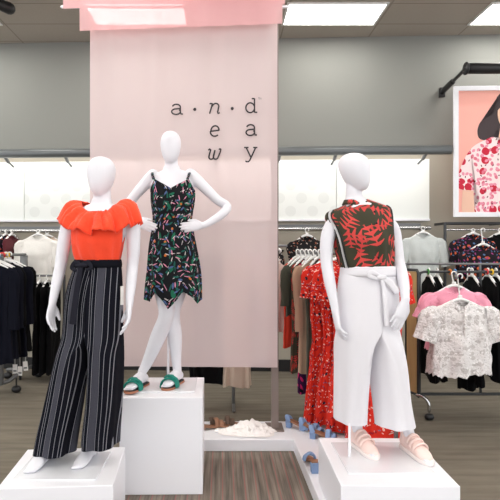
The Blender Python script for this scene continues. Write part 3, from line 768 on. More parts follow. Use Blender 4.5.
for dx, dz, e in ((-.055, -.03, .03), (.06, -.025, .03)):
    tie.tube([kq, kq+lat*dx*.6+Vector((0, 0, e*.6)), kq+lat*dx+Vector((0, 0, dz*.5)), kq+lat*dx*.5+Vector((0, 0, dz))], [(.004, .008), (.005, .011), (.005, .011), (.004, .007)], 10, ref=(0, 1, 0), sub=4)
TIEM = mat('grey_tie', (36, 36, 44), .95, bump=(160, .25), spec=.1)
a = kq; tie.tube([a, P(89, 280, D)+fwd*.135, P(87, 300, D)+fwd*.145, P(85, 320, D)+fwd*.15], [(.004, .012), (.004, .017), (.004, .019), (.003, .021)], 10, ref=fwd, sub=4)
tie.build('waist_tie', TIEM, to, o)
pg = P(122.5, 295, D)+fwd*.02; mm = M(); mm.box(pg, (.018, .034, .105), rz=.5); tg = mm.build('price_tag', PAPER, t, o, flat=True); tg['label'] = 'white price tag hanging at the hip'

# ===== centre mannequin: leaf print dress, hands on hips
D = 3.45; o = Vector((-.345, 3.45, ZCN+.001))
t = thing('mannequin', 'white mannequin in black leaf print dress with hands on hips', 'mannequin', o, 'shop mannequins')
lat = Vector((1, 0, 0)); fwd = Vector((0, -1, 0)); b = M()
head(b, P(170.8, 131, D), P(170.5, 164, D), 10.2*D/F, .095, fwd, lat)
b.tube([P(171, 158, D)+Vector((0, .012, 0)), P(171.2, 167, D)+Vector((0, .015, 0)), P(171.3, 174, D)+Vector((0, .015, 0))], [.045, .046, .058], 20)
torso(b, [(171.3, 169.5, 9, .05, .015), (171.5, 173, 17, .06, .015), (172, 178, 23, .07, .01), (172, 189, 21.5, .092, 0), (172.5, 199, 20, .105, -.01), (173, 211, 17.5, .085, 0), (173, 221, 17, .08, 0), (172.5, 235, 20, .1, 0), (172, 250, 22, .105, 0), (171, 266, 20, .095, 0), (171, 278, 12, .07, 0)], D, lat)
limb(b, [(153, 175, .04), (148, 181, .043), (138, 192, .037), (129, 203, .033), (121.5, 211, .032), (125.5, 216, .031, -.03), (133, 220, .025, -.07), (138.5, 222, .021, -.085)], D)
limb(b, [(190.5, 174, .04), (196.5, 180, .043), (207, 190, .037), (217.5, 200, .033), (227, 206.5, .032), (222, 214.5, .031, -.04), (210, 223, .025, -.08), (203.5, 226, .021, -.10)], D)
hand(b, P(138, 222, D)+Vector((0, -.086, 0)), (1, -.30, -.38), (.1, 1, -.1), 1, .95, .2, .6)
hand(b, P(203, 226, D)+Vector((0, -.102, 0)), (-1, -.22, -.12), (-.1, 1, -.1), -1, .95, .2, .6)
a1, a2 = Vector((-.548, 3.42, ZCN+.1)), Vector((-.312, 3.49, ZCN+.1))
h = P(163, 268, D); k_ = P(167, 314, D)+Vector((0, -.05, 0))
b.tube([h, h.lerp(k_, .55), k_, P(158.5, 336, D)+Vector((0, -.02, 0)), P(147.5, 362, D)+Vector((0, -.01, 0)), a1, a1-Vector((0, 0, .04))], [.088, .068, .053, .054, .038, .03, .031], 18, sub=4)
h = P(181, 268, D); k_ = P(172, 314, D)+Vector((0, .03, 0))
b.tube([h, h.lerp(k_, .55), k_, P(174, 338, D)+Vector((0, .05, 0)), P(175.5, 360, D)+Vector((0, .05, 0)), a2, a2-Vector((0, 0, .04))], [.088, .068, .053, .052, .036, .03, .031], 18, sub=4)
FC = [((-.548, 3.42), (-.36, -1)), ((-.312, 3.49), (-.37, -1))]
for (a_, f_) in FC: foot(b, a_, f_, ZCN+.022, .95)
finish_body(b, t, o)
stand(t, o, 168.3, 320, 380, 3.6, (-.38, 3.47, .40, .36), ZCN)
R_ = ringfn(D, lat, fwd); dr = M(); rg = []
N = 96
HEM = [(-1, 298), (-.86, 301), (-.66, 289), (-.36, 297), (-.12, 307), (.18, 298), (.42, 290), (.7, 296), (.92, 303), (1, 299)]
def hemz(an):
    # handkerchief hem: long corners and short notches
    c = math.cos(an)
    for (c0, h0), (c1, h1) in zip(HEM, HEM[1:]):
        if c0 <= c <= c1: return lerp(h0, h1, (c-c0)/(c1-c0))-300
    return 0
rows = [(300, 146, 201, .158), (285, 146.5, 201, .15), (268, 147.5, 199.5, .14), (250, 149, 197, .13), (235, 151, 194.5, .118), (222, 153, 192, .102), (213, 152.6, 192.6, .105), (202, 151, 194.6, .124), (193, 150.6, 195.2, .12)]
rr = interp(rows, 4)
for py, xl, xr, ry in rr:
    q = max(0, (py-225)/75)
    def md(an, cs, sn, q=q, py=py):
        w = .009*q*(math.sin(9*an+.7)+.6*math.sin(13*an+2))+.0025*math.sin(14*an+py*.1)
        dz = 0
        if py > 268: dz = -(py-268)/32*hemz(an)*D/F
        return (lat*cs+fwd*sn)*w+Vector((0, 0, dz))
    rg.append(R_(py, xl, xr, ry, 0, N, md))
# neckline edge
top = []; mid_ = []
for j in range(N):
    an = 2*PI*j/N; cs, sn = math.cos(an), math.sin(an)
    if sn > 0:
        ax = abs(cs); py = lerp(190, 180, min(1, ax/.78)) if ax < .78 else lerp(180, 189, (ax-.78)/.22)
    else: py = 189-3*abs(sn)
    c = P(172.4, py, D); v = c+lat*(21.6*D/F*cs)+fwd*((.114 if py > 185 else .098)*sn)
    top.append(v); mid_.append(v.lerp(rg[-1][j], .5)+(lat*cs+fwd*sn)*.004)
rg += [mid_, top]
do = dr.loft(rg, True, False, 1.05).build('dress', LEAF, t, o)
for s_, (x0, x1) in ((-1, (155.5, 153.2)), (1, (188.5, 189.8))):
    st = M(); f0 = P(x0, 181, D)+fwd*.095; f1 = P(x1, 174.6, D)+fwd*.05; f2 = P(x1, 172.6, D)+Vector((0, .01, 0)); f3 = P(x1, 176, D)+Vector((0, .07, 0)); f4 = P(x0, 187, D)+Vector((0, .095, 0))
    st.tube([f0, f1, f2, f3, f4], [(.0095, .004)]*5, 8, ref=lat, sub=5); st.build('strap', LEAF, do, o)
TEAL = mat('teal_fabric', (18, 128, 112), .75, bump=(140, .5)); SOLE = mat('tan_sole', (172, 112, 84), .6); INS = mat('dark_insole', (34, 40, 44), .7)
def slide(a_, f_, side):
    f_ = Vector((f_[0], f_[1], 0)).normalized(); sd = Vector((-f_.y, f_.x, 0)); A = Vector((a_[0], a_[1], ZCN+.009))
    outl = [(-.07, .022), (-.05, .032), (0, .033), (.06, .037), (.12, .045), (.165, .042), (.195, .026), (.205, .008)]
    rw = interp(outl, 3)
    lo = [A+f_*k*.98+sd*w for k, w in rw]+[A+f_*k*.98-sd*w for k, w in reversed(rw)]
    sm = M(); up = Vector((0, 0, .012))
    sm.loft([lo, [v+up for v in lo]], True, True); so = sm.build('slide_sandal', SOLE, t, o, flat=True)
    im = M(); im.loft([[A+up+(v-A)*.93 for v in lo], [A+up*1.35+(v-A)*.93 for v in lo]], True, True); im.build('insole', INS, so, o, flat=True)
    bm_ = M(); c = A+f_*.105+Vector((0, 0, .008))
    for kk, tw in ((-.022, .25), (.022, -.25)):
        pts = []
        for i in range(9):
            an = PI*i/8; pts.append(c+f_*(kk+tw*.06*math.cos(an))+sd*(.052*math.cos(an))+Vector((0, 0, .058*math.sin(an)**.8)))
        bm_.tube(pts, [(.022, .007)]*9, 10, ref=f_, sub=2)
    kn = c+Vector((0, 0, .066)); bm_.tube([kn-sd*.012, kn+sd*.012], [(.016, .013)]*2, 12, ref=f_)
    for sg in (-1, 1): bm_.tube([kn, kn+sd*.025*sg+f_*.012*sg, kn+sd*.045*sg+Vector((0, 0, -.012))], [(.010, .007), (.016, .009), (.011, .006)], 10, ref=f_, sub=3)
    bo_ = bm_.build('knotted_strap', TEAL, so, o); bo_['label'] = 'teal knotted fabric strap'
for i, (a_, f_) in enumerate(FC): slide(a_, f_, i)

# ===== right mannequin: palm blouse, white trousers
D = 2.92; o = Vector((.86, 2.92, ZR+.001))
t = thing('mannequin', 'white mannequin in olive palm print blouse and white cropped trousers on right plinth', 'mannequin', o, 'shop mannequins')
yw = math.radians(18); lat = Vector((math.cos(yw), math.sin(yw), 0)); fwd = Vector((math.sin(yw), -math.cos(yw), 0)); b = M()
hy = math.radians(38); hl = Vector((math.cos(hy), math.sin(hy), 0)); hf = Vector((math.sin(hy), -math.cos(hy), 0))
head(b, P(353, 153, D), P(357.5, 190.5, D), 13.2*D/F, .098, hf, hl)
b.tube([P(354.5, 182, D)+Vector((0, .015, 0)), P(354.5, 196, D)+Vector((0, .015, 0)), P(355.5, 207, D)+Vector((0, .015, 0))], [.046, .047, .06], 20)
torso(b, [(355.5, 202, 11, .055, .015), (356.5, 206, 20, .065, .015), (357.5, 211, 28, .075, .01), (358.5, 224, 27, .095, 0), (360, 240, 26, .105, -.01), (363.5, 256, 22.5, .09, 0), (366, 268, 24, .09, 0), (367, 285, 28, .11, 0), (367, 305, 29, .115, 0), (366, 325, 25, .1, 0), (366, 335, 14, .07, 0)], D, lat)
limb(b, [(337, 220, .036, -.04), (330, 226, .041, -.05), (326, 237, .041, -.05), (324.5, 252, .037, -.05), (325, 266, .034, -.06), (327, 282, .032, -.08), (330, 300, .025, -.10), (331.5, 311, .021, -.11)], D)
limb(b, [(380, 214, .036, .05), (388, 220, .041, .05), (396, 230, .041, .05), (399, 248, .037, .04), (400, 262, .034, .02), (400, 278, .032, -.05), (398, 292, .026, -.11), (396, 299, .021, -.14)], D)
hand(b, P(331.5, 311, D)+Vector((0, -.11, 0)), (.12, -.15, -1), (.9, .1, 0), -1, 1.0, .35)
hand(b, P(396, 299, D)+Vector((0, -.142, 0)), (-.38, -.12, -1), (-.25, 1, 0), 1, 1.05, .2)
ankL, ankR = (.815, 3.0), (1.10, 2.93)
for (hx, kn, ank) in ((351, (349, 370), ankL), (383, (391, 372), ankR)):
    h = P(hx, 300, D); k_ = P(kn[0], kn[1], D); an = Vector((ank[0], ank[1], ZR+.10))
    b.tube([h, h.lerp(k_, .5), k_, k_.lerp(an, .4)+Vector((0, .02, 0)), an, an-Vector((0, 0, .04))], [.085, .07, .054, .05, .03, .031], 18, sub=4)
FD = [(ankL, (.28, -1)), (ankR, (.22, -1))]
for a_, f_ in FD: foot(b, a_, f_, ZR+.02, .95)
finish_body(b, t, o)
stand(t, o, 349.5, 410, 465, 2.86, (.90, 2.86, .46, .42), ZR)
R_ = ringfn(D, lat, fwd); N = 80
bl = M(); rg = []
for (py, xl, xr, ry, dy, e) in interp([(273, 344, 391, .094, 0, 1), (267, 338.5, 394, .114, 0, 1), (252, 334.5, 395, .124, 0, 1), (240, 332, 394, .13, -.01, .95), (226, 327.5, 394.5, .118, 0, .85), (216, 324, 394, .098, .005, .75), (210.5, 325, 392, .082, .01, .7), (207.5, 330, 386, .072, .012, .7), (204.5, 339, 376, .062, .014, .8), (202, 344.5, 368.5, .056, .015, 1)], 3):
    def md(an, cs, sn, py=py):
        w = (.004*math.sin(9*an+py*.06)+(.004 if py > 245 else 0)*math.sin(15*an))*(.25 if py > 265 else 1)
        dz = -.030*max(0, sn)**14 if py < 205 else 0
        if py < 230: dz += .020*cs*min(1, (230-py)/14)
        return (lat*cs+fwd*sn)*w+Vector((0, 0, dz))
    rg.append(R_(py, xl, xr, ry, dy, N, md, e))
bo = bl.loft(rg, True, False, 1.05).build('blouse', PALM, t, o)
TRIM = mat('blouse_trim', (30, 30, 32), .7); TRIMW = mat('blouse_trim_light', (205, 205, 205), .8)
def onblouse(a0, a1, i0, i1, out):
    r = []
    for i in range(i0, i1+1):
        an = math.radians(lerp(a0, a1, (i-i0)/(i1-i0)))/(2*PI)*N
        j = int(an) % N; v = rg[i][j].lerp(rg[i][(j+1) % N], an-int(an)); c = sum(rg[i], Vector())/N
        d_ = (v-c); d_.z = 0; r.append(v+d_.normalized()*out)
    return r
for nm, m_, a0, a1, w in (('armhole_trim', TRIM, 166, 177, .006), ('sheer_inset', TRIMW, 160, 171, .009), ('armhole_trim', TRIM, 154, 165, .004)):
    tm = M(); q = onblouse(a0, a1, 3, 20, .003); tm.tube(q, [(.003, w)]*len(q), 8, ref=fwd); tm.build(nm, m_, bo, o)
tm = M(); q = onblouse(26, 12, 9, 20, .003); tm.tube(q, [(.003, .006)]*len(q), 8, ref=fwd); tm.build('armhole_trim', TRIM, bo, o)
for k in range(5):
    q = P(363+.9*k, 213+11*k, D)+fwd*(.112+.012*math.sin(k/4*PI)); mm = M(); mm.tube([q, q+fwd*.004], .006, 10); mm.build('button', TRIM, bo, o)
cl = M(); rgc = []
for i in range(3):
    r = []
    for j in range(46):
        an = PI/2+.22+(2*PI-.44)*j/45; cs, sn = math.cos(an), math.sin(an); q = i/2
        r.append(P(356.8, 202.5-1.5*(1-q), D)+Vector((0, .015, 0))+lat*(cs*(.072+.012*q))+fwd*(sn*(.058+.014*q))+Vector((0, 0, .006-.02*q-.026*max(0, sn)**10)))
    rgc.append(r)
cl.loft(rgc, False).build('collar', PALM, bo, o, solid=.003)
# white trousers
tr = M()
lrows = [(267, 368, 27.5, .5, .106, 0), (276, 368, 31, .5, .115, 0), (290, 367.5, 32, .5, .13, 0), (310, 367, 31.8, .6, .138, 0), (328, 367, 32, 1.0, .142, 0), (345, 358, 22.5, 8, .142, 0), (365, 353.5, 16.5, 12.5, .134, 0), (400, 352, 14.6, 13.6, .122, .02), (422, 352, 14.4, 14.2, .115, .04)]
rrows = [(267, 368, 27.5, .5, .106, 0), (276, 368, 31, .5, .115, 0), (290, 368, 33, .5, .13, 0), (310, 367.5, 34, .6, .138, 0), (328, 367, 34.5, 1.0, .142, 0), (345, 377, 25.5, 8.5, .142, 0), (365, 385.5, 19, 15, .134, 0), (400, 391, 17.3, 16.2, .122, 0), (424, 394.8, 18.6, 18.2, .115, 0)]
tr1 = trousers_leg(D, lat, fwd, lrows, -1, seed=.5, amp=.007); tr2 = trousers_leg(D, lat, fwd, rrows, 1, seed=2.0, amp=.007)
tr.add(tr1.v, tr1.f, tr1.uv); tr.add(tr2.v, tr2.f, tr2.uv); to = tr.build('trousers', WPANT, t, o)
wb = M(); wb.loft([R_(py, 339.5-e, 396.5+e, .112+e*.006, 0) for py, e in ((266, 0), (267.5, .7), (273, 1.2), (276, 1.0))], True, False, 1); wb.build('waistband', WPANT, to, o, solid=.004)
tie = M(); kq = P(367, 276, D)+fwd*.14
tie.tube([kq-lat*.025, kq, kq+lat*.025], [(.010, .007), (.015, .012), (.010, .007)], 12, ref=(0, 0, 1), sub=3)
tie.tube([kq, kq+lat*-.06+Vector((0, 0, .03)), kq+lat*-.085+Vector((0, 0, .012)), kq+lat*-.03+Vector((0, 0, -.008))], [(.003, .010), (.005, .013), (.005, .013), (.003, .009)], 10, ref=fwd, sub=4)
tie.tube([kq, kq+lat*.05+Vector((0, 0, -.03)), kq+lat*.09+Vector((0, 0, -.07)), kq+lat*.10+Vector((0, 0, -.09))], [(.004, .012), (.005, .02), (.005, .022), (.003, .02)], 10, ref=fwd, sub=4)
tie.tube([kq, P(369, 290, D)+fwd*.145, P(370.5, 312, D)+fwd*.15, P(371, 322, D)+fwd*.15], [(.004, .010), (.004, .015), (.004, .016), (.003, .016)], 10, ref=fwd, sub=4)
tie.build('waist_tie', WPANT, to, o)
PSH = mat('pink_leather', (242, 214, 206), .5); PSO = mat('pale_sole', (244, 232, 228), .6)
def sneaker(a_, f_):
    f_ = Vector((f_[0], f_[1], 0)).normalized(); sd = Vector((-f_.y, f_.x, 0)); A = Vector((a_[0], a_[1], ZR+.008)); Z = Vector((0, 0, 1))
    outl = interp([(-.075, .012), (-.065, .030), (-.03, .036), (.03, .037), (.09, .043), (.14, .046), (.18, .036), (.205, .012)], 3)
    ring = lambda sc_, z: [A+f_*k+sd*w*sc_+Z*z for k, w in outl]+[A+f_*k-sd*w*sc_+Z*z for k, w in reversed(outl)]
    sm = M(); sm.loft([ring(.9, 0), ring(1, .004), ring(1.0, .020), ring(.92, .024)], True, True); so = sm.build('sneaker', PSO, t, o); so['label'] = 'pale pink strap sneaker'
    um = M()
    um.tube([A+f_*-.045+Z*.05, A+f_*-.01+Z*.058, A+f_*.04+Z*.058, A+f_*.09+Z*.046, A+f_*.14+Z*.034, A+f_*.175+Z*.028], [(.033, .045), (.037, .052), (.038, .05), (.042, .038), (.042, .026), (.03, .016)], 20, ref=sd, sub=4)
    um.tube([A+f_*-.03+Z*.05, A+f_*-.025+Z*.105, A+f_*-.022+Z*.112], [(.04, .045), (.037, .042), (.034, .039)], 18, ref=sd); um.build('upper', PSH, so, o)
    for k, z, w in ((.028, .098, .041), (.062, .086, .043), (.096, .072, .045)):
        s2 = M(); pts = []
        for i in range(9):
            an = lerp(.08, .92, i/8)*PI; pts.append(A+f_*(k+.012*math.sin(an))+sd*(w*1.04*math.cos(an))+Z*(.026+(z-.010)*math.sin(an)**.6))
        s2.tube(pts, [(.014, .006)]*9, 8, ref=f_, sub=2); s2.build('strap', PSH, so, o)
for a_, f_ in FD: sneaker(a_, f_)

# ---------------------------------------------------------------- rack behind the banner
xa, xb = P(178, 0, 4.95).x, P(284, 0, 4.95).x; zr = P(0, 246, 4.95).z; o = Vector(((xa+xb)/2, 4.95, 0))
t = thing('garment_rack', 'floor rack standing behind the pink banner', 'clothes rack', o, 'clothes racks')
M().tube([(xa-.1, 4.95, zr), (xb+.02, 4.95, zr)], .014).build('bar', MIDM, t, o)
for x in (xa-.1, xb-.5):
    M().tube([(x, 4.95, zr), (x, 4.95, .03)], .016).build('upright', MIDM, t, o); M().tube([(x, 4.75, .02), (x, 5.15, .02)], .016).build('foot', MIDM, t, o)
def rackitem(name, lb, cat, px, ytop, ybot, wpx, d, m, rz=0, zb=None, **k):
    loc = P(px, ytop, d); L = (ybot-ytop)*d/F
    garment(name, lb, cat, loc, rz, wpx*d/F, L, m, **k)
    hanger(loc, rz, wpx*d/F*.86, 'white hanger of the '+lb, zb if zb else loc.z+.08)
rackitem('dress', 'dark lace dress hem showing below the banner', 'dress', 208, 254, 382, 36, 4.98, BLACK, .1, zr+.02, depth=.05, folds=9, amp=.02)
rackitem('dress', 'beige dress with pale hem showing below the banner', 'dress', 237, 254, 386, 28, 4.93, BEIGE, .05, zr+.02, depth=.05, amp=.014)
rackitem('blouse', 'mauve blouse hidden behind the banner', 'blouse', 252, 254, 330, 34, 5.02, cloth('mauve', (170, 130, 140)), .5, zr+.02)
rackitem('blouse', 'beige lace blouse peeking out at the right edge of the banner', 'blouse', 273, 261, 330, 23, 4.90, LACE, .2, P(0, 252, 4.9).z, sleeve=(.18, .03, .06, .07), depth=.06, amp=.018)
rackitem('top', 'dark floral top behind the beige lace blouse', 'top', 276, 252, 306, 18, 5.06, DKF, .3, zr+.02, depth=.05)

# ---------------------------------------------------------------- mid rack of printed clothes (bar runs away from the viewer)
xr = P(322, 0, 4.75).x
hung('top', 'black floral top facing out on the wall right of the banner', 'top', 'white hanger of the black floral top on the wall', 307, 238, dW(307, .32), 0, .36, .48, DKF, ZBM, sleeve=(.2, -.02, .06, .055), amp=.008)
zr = 1.525
o = Vector((P(345, 0, 4.4).x, 4.4, 0))
t = thing('garment_rack', 'rack of red and olive printed dresses behind the white trousers', 'clothes rack', o, 'clothes racks')
DB0, DB1 = 4.72, 3.62
ra, rb = P(297, 0, DB0), P(396, 0, DB1)
M().tube([(ra.x, DB0, zr), (rb.x, DB1, zr)], .014).build('bar', MIDM, t, o)
for q, zf in ((ra.lerp(rb, .70), ZP), (rb, ZP)):
    M().tube([(q.x, q.y, zr), (q.x, q.y, zf+.03)], .016).build('upright', MIDM, t, o); M().tube([(q.x-.08, q.y, zf+.018), (q.x+.08, q.y, zf+.018)], .016).build('foot', MIDM, t, o)
def onbar(f): return Vector((lerp(ra.x, rb.x, f), lerp(DB0, DB1, f), zr-.07))
mid_items = [
 (.01, 'top', 'red orange top at the far end of the printed rack', .80, .36, REDC, None), (.065, 'jacket', 'dark olive jacket near the far end of the printed rack', .50, .40, OLIVE, (.3, .02, .06, .06)),
 (.12, 'dress', 'olive dress with small red palm print on the rack', 1.0, .38, PALM2, None), (.165, 'skirt', 'purple and pink print dress hem low on the rack', 1.18, .30, PURP, None),
 (.22, 'coat', 'tan coat on the rack between olive and red dresses', .98, .40, TAN, (.5, .0, .055, .05)), (.28, 'dress', 'plain olive long dress beside the tan coat', 1.22, .34, OLIVE, None)]
for f, nm, lb, L, w, m, sl in mid_items:
    q = onbar(f); rz = .62
    garment(nm, lb, nm if nm != 'skirt' else 'dress', q, rz, w, L, m, sleeve=sl, depth=.024, folds=6, wr=.006, amp=.007, seed=int(f*100)); hanger(q, rz, w*.86, 'white hanger of the '+lb, zr+.02)
reds = [(.37, 'long red floral dress left of the white trousers', 1.40, .50), (.49, 'red floral dress partly behind the white left trouser leg', 1.335, .5), (.61, 'red floral dress seen between the white trouser legs', 1.335, .5), (.79, 'red floral dress behind the right white trouser leg', 1.335, .5), (.91, 'red floral dress nearest the oak rack panel', 1.33, .46)]
for f, lb, L, w in reds:
    q = onbar(f); garment('dress', lb, 'dress', q, .40, w*.72, L, REDF, sleeve=(.2, .03, .07, .08), hem=w*.95, waist=w*.62, depth=.05, folds=8, amp=.012, seed=int(f*100), group='red floral dresses'); hanger(q, .40, w*.6, 'white hanger of the '+lb, zr+.02)

# ---------------------------------------------------------------- right rack with oak end panel
DR = 4.66
xa = P(408, 0, DR).x; xe = P(418.5, 0, DR-.05).x; xb = P(560, 0, DR).x
zt, zb = P(0, 270, DR).z, P(0, 394, DR).z
o = Vector((xa+.6, DR, 0))
t = thing('garment_rack', 'grey metal rack with oak end panel and chrome feet at the right', 'clothes rack', o, 'clothes racks')
# end frame with oak infill, turned so that its face is seen
e0, e1 = Vector((P(406.5, 0, DR+.12).x, DR+.12, 0)), Vector((P(418.5, 0, DR-.04).x, DR-.04, 0))
up = lambda v, z: Vector((v.x, v.y, z))
fr = M(); fr.tube([up(e0, zb-.01), up(e0, zt-.03), up(e0, zt).lerp(up(e1, zt), .12), up(e1, zt).lerp(up(e0, zt), .12), up(e1, zt-.03), up(e1, zb-.01)], .014, 10); fr.tube([up(e0, zb), up(e1, zb)], .014, 10); fr.build('end_frame', DARKM, t, o)
c = (e0+e1)/2; ang = math.atan2(e1.y-e0.y, e1.x-e0.x)
M().box(up(c, (zt+zb)/2), ((e1-e0).length-.03, .018, zt-zb-.03), rz=ang).build('oak_panel', WOOD, t, o, flat=True)
fm = M(); q = lambda px, py: P(px, py, DR-.04)
fm.tube([q(419.5, 394), q(419.5, 276), q(420.5, 273), q(424, 271.8), q(560, 271.8), q(560, 394)], .012, 10); fm.build('front_frame', DARKM, t, o)
M().tube([q(419.5, 394), q(560, 394)], .014, 10).build('bottom_bar', DARKM, t, o)
M().tube([q(480.5, 394), q(480.5, 272)], .012, 10).build('middle_upright', DARKM, t, o)
M().tube([P(404, 264, DR+.1), P(560, 264, DR+.1)], .011, 10).build('top_rail', MIDM, t, o)
for px in (406, 480, 558): M().tube([P(px, 264, DR+.1), P(px, 271, DR+.1)], .011, 10).build('rail_post', MIDM, t, o)
for px, dd in ((417, -.05), (556, -.05)):
    a = P(px, 395, DR+dd); ft = M(); ft.tube([a, a+Vector((.05, -.03, -.01)), a+Vector((.085, -.05, -.06)), a+Vector((.09, -.055, -.13))], .015, 10, sub=3); ft.build('foot', CHROME, t, o)
    cs = M(); w_ = a+Vector((.09, -.055, 0)); cs.tube([(w_.x-.012, w_.y, .032), (w_.x+.012, w_.y, .032)], .031, 16); cs.build('caster', BLACKP, t, o)
for px, k in ((428, 0), (450, 1), (455, 2), (487, 3), (492, 4)):
    p0 = P(px, 271.8, DR-.04); mm = M(); n = 16
    mm.loft([[p0+Vector((dx, r_*math.cos(2*PI*j/n), r_*math.sin(2*PI*j/n))) for j in range(n)] for r_, dx in ((.013, -.004), (.028, -.004), (.028, .004), (.013, .004), (.013, -.004))])
    tag(mm.build('size_ring', RM[k], None, p0), '%s plastic size ring on the bar of the oak panel rack' % RN[k], 'size ring', 'size rings')
zr = P(0, 271.8, DR-.04).z
# sideways black dresses
for px, lb in ((429, 'black dress hanging left of the pink blouse'), (437, 'second black dress behind the pink blouse'), (472, 'black dress right of the white lace blouse, leftmost'), (488, 'black dress right of the white lace blouse, second'), (496, 'black dress right of the white lace blouse, third'), (505, 'black dress at the right photo edge')):
    rackitem('dress', lb, 'dress', px, 279, 378+random.uniform(-4, 6), 44, DR, BLACK, 1.5, zr+.02, depth=.026, hem=.46, folds=6, amp=.008)
rackitem('blouse', 'black draped blouse hanging lowest below the lace blouse', 'blouse', 469, 300, 388, 26, DR+.08, BLACK, .4, zr+.02, hem=.2)
# face-out arms
for px, d2, lb in ((456, 4.28, 0), ):
    a = P(px, 271.8, DR-.04); b = Vector((P(457, 0, 4.2).x, 4.2, zr-.03)); M().tube([a, b], .011, 10).build('face_out_arm', MIDM, t, o)
loc = P(454, 289, 4.42)
garment('blouse', 'pink ruffle sleeved blouse on the face-out arm at the right', 'blouse', loc, .05, .44, .52, PINK, sleeve=(.16, .06, .075, .10), depth=.07, amp=.016, hem=.5, seed=3, wr=.02, ragged=.006); hanger(loc, .05, .38, 'white hanger of the pink ruffle blouse', zr+.0)
loc = P(460, 303, 4.24)
garment('blouse', 'white lace button blouse in front of the pink blouse', 'blouse', loc, .03, .50, .60, WLACE, sleeve=(.20, .07, .08, .10), depth=.08, amp=.012, hem=.54, waist=.52, seed=5, collar=True, wr=.016, ragged=.008); hanger(loc, .03, .42, 'white hanger of the white lace blouse', zr-.01)
# right wall garments
hung('blouse', 'pale grey half sleeved blouse on the wall left of the poster', 'blouse', 'white hanger of the pale grey blouse', 423, 235, dW(423, .33), .0, .40, .66, GREYB, ZBR, sleeve=(.26, .07, .065, .06), amp=.008)
for px, off, m, lb, y in ((473, .36, DKF2, 'black bright floral blouse under the poster, rear', 236), (483, .5, DKF2, 'black blouse with orange flowers under the poster, front', 247), (500, .34, BLACK, 'black blouse at the right photo edge under the poster', 236)):
    hung('blouse', lb, 'blouse', 'white hanger of the '+lb, px, y, dW(px, off), 0, .42, .55, m, ZBY, sleeve=(.2, .02, .06, .06), amp=.01)

# ---------------------------------------------------------------- portrait poster
PO = .40
pz0, pz1 = W(455, 217, PO).z, W(455, 86.5, PO).z
pa, pb = W(453.5, 150, PO), W(562, 150, PO); c = (pa+pb)/2; c.z = (pz0+pz1)/2; pw = (pb-pa).length; phh = pz1-pz0
o = Vector((c.x, c.y, pz0)); t = thing('poster', 'large framed portrait poster of a dark haired woman in floral blouse', 'poster', o)
fr = M(); bw = .055
for s_ in (-1, 1):
    fr.box(c+wdir*s_*(pw/2-bw/2), (bw, .03, phh), rot=rotw, bev=.003); fr.box(c+Vector((0, 0, s_*(phh/2-bw/2))), (pw-bw*2, .03, bw), rot=rotw, bev=.003)
fr.build('frame', WHITE, t, o, flat=True)
bg = mat('poster_coral', (250, 178, 164), .5)
M().box(c, (pw-bw*1.6, .012, phh-bw*1.6), rot=rotw).build('printed_background', bg, t, o, flat=True)
lay = [0]
def flat_shape(name, pts, m, parent=t):
    """printed shape on the poster; pts in photo pixels"""
    lay[0] += 1; off = PO+.007+.0012*lay[0]; mm = M()
    v = [W(x, y, off) for x, y in pts]; v2 = [p-wn*.001 for p in v]; n = len(v)
    bmx = bmesh.new(); bv = [bmx.verts.new(p) for p in v]; f = bmx.faces.new(bv); bmesh.ops.triangulate(bmx, faces=[f]); bmx.verts.index_update()
    mm.add([x.co.copy() for x in bmx.verts], [[q.index for q in fc.verts] for fc in bmx.faces], [[(q.co.x, q.co.z) for q in fc.verts] for fc in bmx.faces]); bmx.free()
    mm.add(v+v2, [[i, (i+1) % n, n+(i+1) % n, n+i] for i in range(n)])
    return mm.build(name, m, parent, o, flat=True)
def sm(pts, k=5):
    r = interp([*pts, pts[0]], k); return [tuple(x) for x in r[:-1]]
SKIN = mat('print_skin', (236, 190, 166), .5); HAIR = mat('print_hair', (52, 34, 38), .5); LIP = mat('print_lips', (200, 70, 80), .5)
FLOW = print_mat('print_floral', (248, 226, 226), [(9, (206, 40, 66), .42, .34, .4, 2.2, 'leaf'), (13, (226, 120, 140), .36, .24, .5, 3.1, 'leaf'), (16, (110, 40, 60), .22, .1, .4, 4.3, 'leaf'), (7, (206, 36, 62), .34, .3, .4, 7, 'leaf'), (18, (236, 150, 170), .4, .3, .5, 8, 'leaf')], .5)
flat_shape('printed_hair', sm([(497, 97), (506, 89), (518, 92), (524, 106), (526, 130), (532, 150), (520, 156), (503, 136), (497, 130), (493, 136), (486, 140), (479, 138), (477.5, 130), (480.5, 122), (487, 116), (493, 114.5), (494.5, 106)]), HAIR)
flat_shape('printed_neck', sm([(501, 125), (516, 125), (518, 142), (509, 156), (499, 142)], 3), SKIN)
flat_shape('printed_arm', sm([(463, 188), (475, 191), (478, 197), (477, 213), (463, 213), (462, 200)], 3), SKIN)
flat_shape('printed_blouse', sm([(485, 140), (493, 137), (500, 141), (509, 155), (519, 140), (530, 139), (545, 150), (551, 180), (545, 190), (540, 213.5), (478, 213.5), (480, 198), (474, 191), (460, 189), (457.5, 182), (459, 172), (466, 156), (474, 146)]), FLOW)
flat_shape('printed_face', sm([(498, 108), (503, 101), (511, 100), (517, 105), (518, 117), (514, 127), (508, 131), (502, 127), (498, 118)]), SKIN)
flat_shape('printed_fringe', sm([(496, 112), (498, 99), (508, 93), (519, 98), (521, 112), (515, 103), (506, 103), (500, 108)], 4), HAIR)
for x in (503, 512.5): flat_shape('printed_eye', sm([(x-2, 113), (x, 111.8), (x+2, 113), (x, 114)], 3), HAIR)
flat_shape('printed_lips', sm([(505, 123), (508, 122), (511, 123), (508, 125)], 3), LIP)
